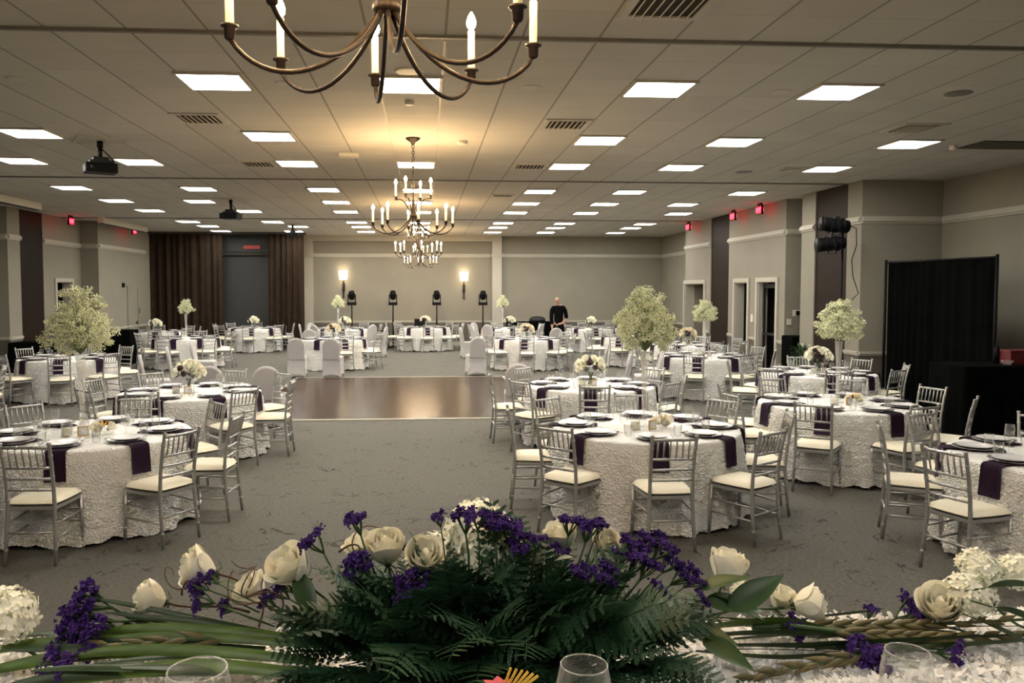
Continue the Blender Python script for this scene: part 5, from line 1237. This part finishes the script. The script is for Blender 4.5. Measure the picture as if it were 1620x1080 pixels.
for k in range(26):
    sx = -1 if k < 16 else 1
    link('fern_frond', FROND[k % 4], ar, dirmat(Vector((sx*FR.uniform(0.10, 0.26), FR.uniform(-0.10, 0.0), FR.uniform(0.02, 0.07))), Vector((sx*FR.uniform(0.3, 1.0), FR.uniform(-0.9, -0.1), FR.uniform(-0.05, 0.45))), FR.uniform(-0.5, 0.5), FR.uniform(0.5, 0.8), 'Y'))
tray = MB().box((-0.22, -0.07, 0.0), (0.22, 0.07, 0.045)).obj('flower_tray', 'black_plastic', ar, bevel=0.01)
MB().box((-0.19, -0.05, 0.045), (0.19, 0.05, 0.10)).obj('floral_foam', 'fern', ar, bevel=0.01)
def stem_to(mesh_name, p, q, r_=0.003, mt='stem', parent=None, sag=0.03):
    p, q = Vector(p), Vector(q); mid = (p+q)/2+Vector((0, 0, -sag)); return MB().tube(bez(p, p.lerp(mid, .6), q.lerp(mid, .6), q, 8), r_, 6).obj(mesh_name, mt, parent)
# ferns radiating from the foam
for k in range(165):
    u = FR.random(); az = FR.uniform(0, 2*PI); el = FR.choice([FR.uniform(-0.05, 0.5), FR.uniform(0.2, 1.2)])
    d = Vector((math.cos(az)*1.45*math.cos(el), math.sin(az)*0.75*math.cos(el)-0.18, math.sin(el)*0.72+0.06)).normalized()
    s0 = Vector((FR.uniform(-0.16, 0.16)+d.x*0.16, FR.uniform(-0.04, 0.04)+d.y*0.04, 0.06+0.05*FR.random()+d.z*0.06)); sc = FR.uniform(0.50, 0.90)
    if d.y > 0.5: sc *= 0.8
    link('fern_frond', FROND[k % 4], ar, dirmat(s0, d, FR.uniform(-0.7, 0.7), sc, 'Y'))
def flower(kind, px, py, Y, size, parent, face=None, src=None, mesh=None, nm=None, stem=True, sag=0.03, roll=None):
    p = atY(px, py, Y)-(base if parent is ar else (parent.location if parent else Vector((0, 0, 0)))); s = src if src is not None else Vector((max(-0.18, min(0.18, p.x*0.5)), 0, 0.09))
    d = Vector(face) if face is not None else (p-s)+Vector((0, 0, 0.05))
    o = link(nm or kind, mesh, parent, dirmat(p-d.normalized()*size*0.5, d, FR.uniform(0, 6) if roll is None else roll, size/0.072 if kind == 'rose' else 1.0))
    if stem:
        back = p-d.normalized()*size*0.6; MB().tube(bez(s, s.lerp(back, 0.5)+Vector((0, 0, -sag)), back-d.normalized()*0.06, back, 8), 0.0032, 6).obj('stem', 'stem', parent)
    return o
RZ = [(610, 866, 1.86, .080, (-.1, -.35, 1), 0), (573, 866, 1.98, .070, (-.3, -.1, 1), 2), (672, 880, 1.80, .072, (.1, -.6, .8), 1), (888, 848, 1.88, .068, (-.3, -.2, 1), 3), (957, 856, 1.86, .052, (.2, -.7, .7), 2),
      (458, 897, 1.86, .086, (-.55, -.4, .75), 1), (398, 932, 1.93, .066, (-.5, -.2, .7), 2)]
for px, py, Y, s, f, i in RZ: flower('rose', px, py, Y, s, ar, f, mesh=ROSES[i])
for px, py, Y, f in ((755, 838, 1.93, (0, -.6, 1)), (690, 890, 1.95, (-.2, -.6, 1)), (775, 868, 1.88, (.1, -.9, .6))):
    p = atY(px, py, Y)-base; link('hydrangea', HYD[0], ar, dirmat(p, Vector(f), FR.uniform(0, 6), 1.0)); MB().tube(bez((0, 0, 0.08), p*0.5, p-Vector((0, 0, 0.1)), p-Vector(f).normalized()*0.04, 8), 0.004, 6).obj('stem', 'stem', ar)
ST = [(562, 823, 1.80, 1.1), (498, 851, 1.80, 1.2), (695, 817, 1.76, .75), (735, 818, 1.76, 1.2), (755, 816, 1.77, 1.0), (785, 828, 1.80, 1.3), (808, 836, 1.82, 1.3), (824, 850, 1.84, 1.1), (852, 854, 1.80, .8), (820, 868, 1.78, 1.1),
      (905, 826, 1.80, 1.0), (935, 833, 1.78, 1.2), (950, 829, 1.80, 0.8), (566, 885, 1.78, 1.2), (560, 905, 1.76, 1.3), (576, 898, 1.79, 1.0), (650, 868, 1.86, .8), (645, 915, 1.76, 1.1), (668, 912, 1.78, 1.1), (645, 945, 1.73, 1.2), (660, 930, 1.75, .9),
      (1000, 862, 1.82, 1.2), (1025, 858, 1.84, 1.2), (1050, 862, 1.84, 1.3), (1010, 885, 1.80, 1.4), (1030, 895, 1.80, 1.2), (1062, 890, 1.84, 1.0), (985, 880, 1.80, 1.0), (1045, 935, 1.76, 1.0), (920, 905, 1.74, 1.0), (955, 912, 1.74, 1.3), (965, 900, 1.76, 1.0),
      (1080, 908, 1.84, 1.2), (1100, 915, 1.86, 1.1), (1110, 950, 1.82, .9), (330, 915, 1.90, 0.9), (312, 925, 1.90, 1.0), (318, 945, 1.90, 1.1), (355, 960, 1.90, .8), (440, 935, 1.88, 1.0), (450, 925, 1.88, 1.0), (885, 870, 1.82, 0.9), (420, 950, 1.88, 0.9)]
for i, (px, py, Y, s) in enumerate(ST):
    p = atY(px, py, Y)-base; src = Vector((max(-0.2, min(0.2, p.x*0.55)), 0, 0.08)); d = (p-src)+Vector((0, 0, 0.06))
    link('statice_sprig', STAT[i % 3], ar, dirmat(p, d, FR.uniform(0, 6), s*0.74)); e = p-d.normalized()*0.2*s
    if (e-src).length > 0.03: MB().tube(bez(src, src.lerp(e, 0.4)+Vector((0, 0, 0.01)), e-d.normalized()*0.03, e, 6), 0.003, 5).obj('stem', 'stem', ar)
# curly twigs
for px0, py0, Y0, px1, py1, Y1 in ((420, 985, 1.85, 350, 905, 1.9), (440, 960, 1.85, 375, 905, 1.92), (640, 930, 1.86, 625, 875, 1.9), (690, 900, 1.9, 640, 850, 1.9), (410, 950, 1.86, 380, 882, 1.9), (300, 935, 1.9, 262, 905, 1.92), (540, 880, 1.84, 600, 830, 1.9)):
    a_, b_ = atY(px0, py0, Y0)-base, atY(px1, py1, Y1)-base; pts = []
    for i in range(22): t = i/21; pts.append(a_.lerp(b_, t)+Vector((0.022*math.sin(t*9+px0), 0.015*math.cos(t*8), 0.016*math.sin(t*11+py0))))
    MB().tube(pts, [0.0022*(1-0.7*i/21)+0.0004 for i in range(22)], 5).obj('curly_twig', 'twig', ar)
for px, py, Y, d in ((1100, 935, 1.84, (1, -.3, .5)), (1085, 990, 1.80, (.6, -.8, .1)), (860, 905, 1.7, (.2, -.6, .5)), (470, 905, 1.85, (.3, -.5, -.5))):
    link('leaf', LEAF_BIG, ar, dirmat(atY(px, py, Y)-base, d, 0.3, 0.9, 'Y'))

# --- loose roses laid along the table edge (each stem a thing of its own)
def loose_rose(px, py, Y, size, face, mesh, end, lab, mt='stem'):
    p = atY(px, py, Y); r = empty('long_stemmed_rose', p, 0, lab, 'rose', None); d = Vector(face).normalized()
    link('bloom', mesh, r, dirmat(-d*size*0.5, d, FR.uniform(0, 6), size/0.072)); e = Vector(end)-p; b = -d*size*0.65
    MB().tube(bez(b, b-d*0.07, e.lerp(b, 0.4)+Vector((0, 0, 0.02)), e, 10), 0.0033, 6).obj('stem', mt, r)
    for t in (0.35, 0.6): q = b.lerp(e, t); link('leaf', LEAF, r, dirmat(q, (FR.uniform(-1, 1), FR.uniform(-1, 1), 0.3), 0, 0.8, 'Y'))
zt = HZ+0.02
loose_rose(312, 900, 1.96, .082, (-.85, -.3, .35), ROSES[2], atY(430, 965, 1.88), 'cream rose on a long stem pointing left, upper of the two left loose roses', 'twig')
loose_rose(237, 945, 1.98, .072, (-.8, -.35, .45), ROSES[0], atY(395, 968, 1.92), 'closed cream rose lying leftmost, lower of the two left loose roses', 'twig')
loose_rose(1151, 895, 1.92, .082, (.25, -.1, 1), ROSES[0], atY(1075, 965, 1.86), 'tall closed cream rose just right of the fern arrangement')
loose_rose(1281, 955, 1.95, .075, (1, -.25, .25), ROSES[1], atY(1120, 975, 1.88), 'cream rose on a green stem pointing right, beneath the aisle carpet')
loose_rose(1487, 957, 1.93, .088, (-.35, -.5, .8), ROSES[1], atY(1540, 1010, 1.88), 'open peach-cream rose left of the right hydrangeas')
loose_rose(1238, 948, 1.99, .060, (.3, -.3, .9), ROSES[2], atY(1180, 990, 1.95), 'small half-hidden cream rose behind the right-pointing rose')
# hydrangeas lying right and left
def hyd(px, py, Y, k, sc, lab, face=(0, -.5, 1)):
    p = atY(px, py, Y); r = empty('hydrangea', p, 0, lab, 'hydrangea'); link('flower_head', HYD[k], r, dirmat((0, 0, 0), face, FR.uniform(0, 6), sc)); 
    MB().tube(bez((0, 0, -0.02), (0.02, 0, -0.06), (0.05, 0, HZ-p.z+0.04), (0.13, -0.02, HZ-p.z+0.012), 8), 0.004, 6).obj('stem', 'stem', r)
hyd(1548, 898, 1.97, 1, 1.0, 'upper white hydrangea at the right of the head table')
hyd(1535, 940, 1.92, 1, 1.15, 'lower white hydrangea beside the peach-cream rose')
hyd(1612, 905, 1.95, 1, 1.0, 'white hydrangea cut by the right edge of the photo')
hyd(5, 975, 1.93, 0, 0.95, 'white hydrangea cut by the left edge of the photo')
hyd(1175, 938, 1.99, 1, .62, 'small cream hydrangea behind the pointed green leaf')
# large leaves on the right
def leaf_thing(px, py, Y, d, sc, lab, roll=0):
    p = atY(px, py, Y); r = empty('rose_leaf', p, 0, lab, 'leaf'); link('leaf_blade', LEAF_BIG, r, dirmat((0, 0, 0), d, roll, sc, 'Y')); MB().tube([(0, 0, 0), tuple(-Vector(d).normalized()*0.05)], 0.002, 5).obj('leaf_stalk', 'stem', r)
leaf_thing(1150, 965, 1.86, (1, .1, .55), 1.15, 'pointed green leaf rising right of the fern arrangement', 0.9)
leaf_thing(1112, 950, 1.88, (1, -.2, -.05), .9, 'broad green leaf below the tall closed rose', 0.8)
leaf_thing(1560, 930, 1.88, (1, -.2, .2), .9, 'upper broad green leaf beside the right hydrangeas', -0.7)
leaf_thing(1570, 960, 1.86, (1, -.3, -.25), 1.0, 'middle broad green leaf at the right edge', -0.5)
leaf_thing(1558, 985, 1.84, (.8, -.4, -.3), .9, 'lowest broad green leaf under the right hydrangeas', -0.3)
leaf_thing(1110, 1010, 1.74, (.6, -.9, -.1), .9, 'dark green leaf tip at the lower right of the ferns', 0.5)

# --- long sword leaves
def blade_thing(pts, w, lab, mt='blade', tw=0.3):
    P_ = [atY(*q) for q in pts]; o = P_[0].copy(); m = MB(); n = 28; vs = []; fs = []; w = w*0.85
    def cr(t):
        f = t*(len(P_)-1); i = min(int(f), len(P_)-2); u = f-i; a_, b_, c_, d_ = P_[max(i-1, 0)], P_[i], P_[i+1], P_[min(i+2, len(P_)-1)]
        return 0.5*((2*b_)+(c_-a_)*u+(2*a_-5*b_+4*c_-d_)*u*u+(3*b_-a_-3*c_+d_)*u**3)
    for j in range(n+1):
        t = j/n; p = cr(t)-o; tg = (cr(min(1, t+0.02))-cr(max(0, t-0.02))).normalized(); ww = w*(1-t**3)**0.8*(0.55+0.45*math.sin(min(1, t*1.6)*PI/2)); an = tw*math.sin(t*2.5)+0.75
        sd = tg.cross(Vector((0, -1, 0))).normalized(); sd = (sd*math.sin(an)+Vector((0, 1, 0))*math.cos(an)); sd = (sd-tg*sd.dot(tg)).normalized(); nr_ = tg.cross(sd)
        vs += [p-sd*ww/2+nr_*ww*0.12, p, p+sd*ww/2+nr_*ww*0.12]
    for j in range(n): a = j*3; fs += [(a, a+1, a+4, a+3), (a+1, a+2, a+5, a+4)]
    m.add([Vector(v) for v in vs], fs, 0, True); k = len(vs); m.add([Vector(v)+Vector((0, 0, -0.0008)) for v in vs], [tuple(reversed(f)) for f in fs], 0, True)
    ob = m.obj('sword_leaf', mt, loc=o); tagset(ob, lab, 'leaf', ('narrow dark leaves, '+lab.split()[-4]) if 'tangle' in lab else None)
blade_thing([(470, 1008, 1.84), (340, 996, 1.88), (210, 994, 1.92), (150, 1002, 1.95)], .034, 'upper bright green sword leaf left of the ferns')
blade_thing([(480, 1018, 1.82), (350, 1008, 1.86), (240, 1006, 1.90), (140, 1012, 1.92)], .030, 'sword leaf just below the uppermost one on the left', 'blade')
blade_thing([(500, 1045, 1.76), (340, 1030, 1.80), (190, 1028, 1.84), (60, 1045, 1.86)], .034, 'bright sword leaf across the middle of the left greenery')
blade_thing([(500, 1066, 1.72), (330, 1052, 1.76), (200, 1062, 1.78), (90, 1082, 1.78)], .040, 'lowest sword leaf reaching the left glass')
blade_thing([(230, 1008, 1.92), (120, 1014, 1.92), (30, 1020, 1.92), (-60, 1040, 1.92)], .036, 'bright sword leaf at the left edge beside the cut-off hydrangea')
blade_thing([(260, 1030, 1.86), (150, 1032, 1.86), (40, 1048, 1.86), (-80, 1075, 1.86)], .040, 'second sword leaf at the left edge', 'blade')
blade_thing([(360, 1062, 1.76), (220, 1060, 1.78), (80, 1072, 1.78), (-40, 1100, 1.76)], .036, 'dark sword leaf at the bottom left', 'blade_dark')
blade_thing([(430, 1000, 1.90), (300, 975, 1.93), (200, 955, 1.95), (140, 945, 1.97)], .016, 'thin dark leaf rising towards the leftmost statice', 'blade_dark')
blade_thing([(450, 1010, 1.88), (330, 985, 1.90), (230, 975, 1.93), (165, 968, 1.95)], .018, 'second thin dark leaf rising on the left', 'blade_dark')
blade_thing([(420, 1025, 1.86), (280, 1020, 1.87), (130, 1024, 1.90), (20, 1030, 1.90)], .022, 'dark narrow leaf between the bright left blades', 'blade_dark')
blade_thing([(1080, 1000, 1.86), (1160, 988, 1.88), (1260, 985, 1.90), (1370, 1020, 1.86)], .036, 'green sword leaf right of the ferns with a drooping tip')
blade_thing([(1090, 1010, 1.82), (1180, 1002, 1.84), (1290, 1003, 1.86), (1420, 1010, 1.87)], .028, 'straight green sword leaf under the drooping one', 'blade_dark')
blade_thing([(1150, 1020, 1.80), (1300, 1020, 1.82), (1450, 1012, 1.84), (1640, 1002, 1.86)], .026, 'long dark sword leaf running to the right edge', 'blade_dark')
blade_thing([(1100, 1030, 1.78), (1230, 1040, 1.78), (1330, 1035, 1.79), (1450, 1030, 1.80)], .024, 'dark narrow leaf just above the ruffled cloth', 'blade_dark')
blade_thing([(1330, 1040, 1.79), (1450, 1024, 1.81), (1550, 1018, 1.83), (1660, 1010, 1.84)], .026, 'dark leaf behind the right glass', 'blade_dark')
blade_thing([(1240, 985, 1.93), (1300, 975, 1.95), (1360, 968, 1.97), (1400, 962, 1.98)], .014, 'short thin leaf behind the gladiolus stems', 'blade_dark')
# tangle of narrow dark leaves filling the table edge on both sides
for k in range(30):
    right = k < 18
    if right: x0 = FR.uniform(1090, 1400); x1 = x0+FR.uniform(160, 300); y0 = FR.uniform(988, 1030); y1 = y0+FR.uniform(-14, 10); Yd = 1.98-(y0-985)/45*0.17
    else: x0 = FR.uniform(180, 440); x1 = x0-FR.uniform(150, 260); y0 = FR.uniform(1000, 1062); y1 = y0+FR.uniform(-10, 16); Yd = 1.96-(y0-1000)/60*0.2
    Yd = min(Yd, (EYE-HZ-0.012)*F_PX/(max(y0, y1)-456)-0.01)
    blade_thing([(x0, y0, Yd), ((x0*2+x1)/3, (y0*2+y1)/3-4, Yd), ((x0+2*x1)/3, (y0+2*y1)/3-4, Yd+0.01), (x1, y1, Yd+0.01)], FR.uniform(.014, .026), 'narrow dark leaf in the tangle lying along the table edge %s of the ferns' % ('right' if right else 'left'), 'blade_dark', FR.uniform(-.5, .6))
# --- gladiolus stems with papery bud sheaths
def glad(pts, lab, nb=18, side=1, r0=0.0065):
    P_ = [atY(*q) for q in pts]; o = P_[0].copy(); r = empty('gladiolus_stem', o, 0, lab, 'gladiolus stem')
    c = []
    for i in range(25):
        t = i/24*(len(P_)-1); k = min(int(t), len(P_)-2); c.append(P_[k].lerp(P_[k+1], t-k)-o)
    MB().tube(c, [r0*(1-0.5*i/24) for i in range(25)], 7).obj('stalk', 'stem', r)
    m = MB()
    for b in range(nb):
        i = 4+int(b*19/nb); d = (c[min(i+1, 24)]-c[i-1]).normalized(); sgn = 1 if b % 2 else -1; e = (d+Vector((0, 0.1*sgn, 0.16*sgn+0.02))).normalized(); L_ = 0.085*(1-0.4*b/nb)
        T = dirmat(c[i], e, 0, 1, 'Z'); q = MB().lathe([(0.003, 0), (0.0085, L_*0.3), (0.0065, L_*0.6), (0.001, L_)], 8); m.add([T @ Vector(v) for v in q.v], q.f, 0, True)
    m.obj('bud_sheaths', 'bud', r)
glad([(1190, 992, 1.90), (1330, 990, 1.90), (1460, 988, 1.90), (1650, 978, 1.90)], 'upper brownish gladiolus stem lying to the right edge')
glad([(1250, 990, 1.87), (1380, 1004, 1.86), (1490, 1008, 1.86), (1660, 1004, 1.86)], 'lower brownish gladiolus stem lying to the right edge')
glad([(1400, 1030, 1.80), (1330, 1042, 1.78), (1240, 1058, 1.76), (1165, 1078, 1.73)], 'olive gladiolus spike curving down over the ruffled cloth', 10)
glad([(420, 1012, 1.86), (300, 1010, 1.87), (220, 1018, 1.88), (120, 1022, 1.88)], 'brownish gladiolus stem among the left blades', 8)
# --- loose statice sprigs lying to both sides
def sprig(px, py, Y, d, sc, lab, n=2):
    p = atY(px, py, Y); r = empty('statice_stem', p, 0, lab, 'statice'); d = Vector(d).normalized()
    for i in range(n):
        off = Vector((0.022*i*(1 if i % 2 else -1), 0.0, -0.018*i)); link('statice_sprig', STAT[i % 3], r, dirmat(off, d, FR.uniform(0, 6), sc))
    e = -d*0.2*sc; MB().tube(bez(-d*0.1*sc, e, e-d*0.05, e-d*0.14+Vector((0, -0.02, min(0, HZ+0.03-(p+e-d*0.14).z))), 6), 0.0028, 5).obj('stem', 'stem', r)
sprig(135, 937, 1.97, (-1, -.1, .6), 1.0, 'uppermost purple statice sprig at the far left of the greenery', 2)
sprig(122, 968, 1.95, (-1, -.2, .4), 1.1, 'purple statice sprig under the uppermost left one', 2)
sprig(106, 982, 1.93, (-1, -.2, .1), 1.0, 'leftmost purple statice sprig on the table edge', 2)
sprig(158, 990, 1.93, (-.6, -.5, .3), .9, 'purple statice sprig above the left edge blades', 1)
sprig(138, 1018, 1.88, (-.5, -.6, .5), .9, 'purple statice sprig among the left blades', 2)
sprig(90, 1048, 1.84, (-.3, -.6, .7), 1.0, 'purple statice sprig at the lower left', 2)
sprig(85, 1068, 1.80, (-.3, -.6, .6), .9, 'lowest purple statice sprig at the left', 1)
sprig(1440, 965, 1.98, (1, 0, .5), 1.0, 'purple statice sprig lying towards the right hydrangeas', 2)
sprig(1450, 982, 1.95, (1, -.2, .2), .9, 'purple statice sprig under the right peach rose', 1)
sprig(1378, 965, 1.99, (.3, 0, 1), .6, 'tiny purple statice sprig behind the gladiolus stems', 1)
sprig(1250, 985, 1.90, (.8, -.5, .1), .8, 'purple statice sprig on the right sword leaf', 2)
sprig(1355, 1028, 1.80, (.2, -.8, .3), 1.0, 'purple statice sprig above the ruffled cloth', 2)
sprig(1390, 1045, 1.78, (.1, -.8, .4), 1.0, 'purple statice sprig left of the right glass', 1)
sprig(1510, 1034, 1.80, (.6, -.6, .2), .9, 'purple statice sprig right of the right glass', 1)
# --- glasses on the head table and the paper flower
GW = MB().lathe([(0.0, 0.0), (0.036, 0.0), (0.036, 0.003), (0.007, 0.009), (0.0045, 0.02), (0.0045, 0.080), (0.013, 0.090), (0.034, 0.112), (0.0435, 0.140), (0.0425, 0.165), (0.036, 0.198), (0.0352, 0.1995), (0.0345, 0.198), (0.041, 0.165), (0.042, 0.140), (0.032, 0.114), (0.0, 0.094)], 48).mesh('glass_body', 'glass')
GRIM = MB().tube([(0.0353*math.cos(i*PI/24), 0.0353*math.sin(i*PI/24), 0.199) for i in range(49)], 0.0011, 6, cap=False).mesh('rim', 'rim')
for px, py, Y, lab in ((312, 1058, 1.33, 'wine glass rim rising at the lower left of the head table'), (924, 1050, 1.38, 'wine glass rim rising at the bottom centre right'), (1436, 1030, 1.42, 'wine glass rim rising before the ruffled cloth at the right')):
    p = atY(px, py, Y); r = empty('wine_glass', (p.x, Y, HZ), 0, lab, 'glass'); link('glass_body', GW, r, Matrix.Scale((p.z-HZ)/0.1995, 4)); link('rim', GRIM, r, Matrix.Scale((p.z-HZ)/0.1995, 4))
p = atY(800, 1076, 1.45)
r = empty('paper_flower', (p.x, 1.45, HZ+0.001), 0, 'pink paper flower with yellow paper strips at the bottom centre', 'decoration'); zz = p.z-HZ
MB().tube([(0, 0, 0), (0, 0, zz-0.02)], 0.004).lathe([(0, 0), (0.03, 0), (0.03, 0.006), (0, 0.006)], 16).obj('stand', 'yellow', r)
m = MB()
for k in range(7):
    a = k*0.9; b = leaf_mb(0.038, 0.03, 0.3, 4); T = Matrix.Translation((-0.012, 0, zz-0.025)) @ Matrix.Rotation(a, 4, 'Z') @ Matrix.Rotation(0.7, 4, 'X'); m.add([T @ Vector(v) for v in b.v], b.f, 0, True)
m.obj('pink_petals', 'pink', r)
for k in range(6): T = Matrix.Translation((-0.006+k*0.006, 0, zz-0.02)) @ Matrix.Rotation(0.35+0.12*k, 4, 'Y'); MB().box((-0.002, -0.002, 0), (0.002, 0.002, 0.045), 0, T).obj('yellow_strip', 'yellow', r)
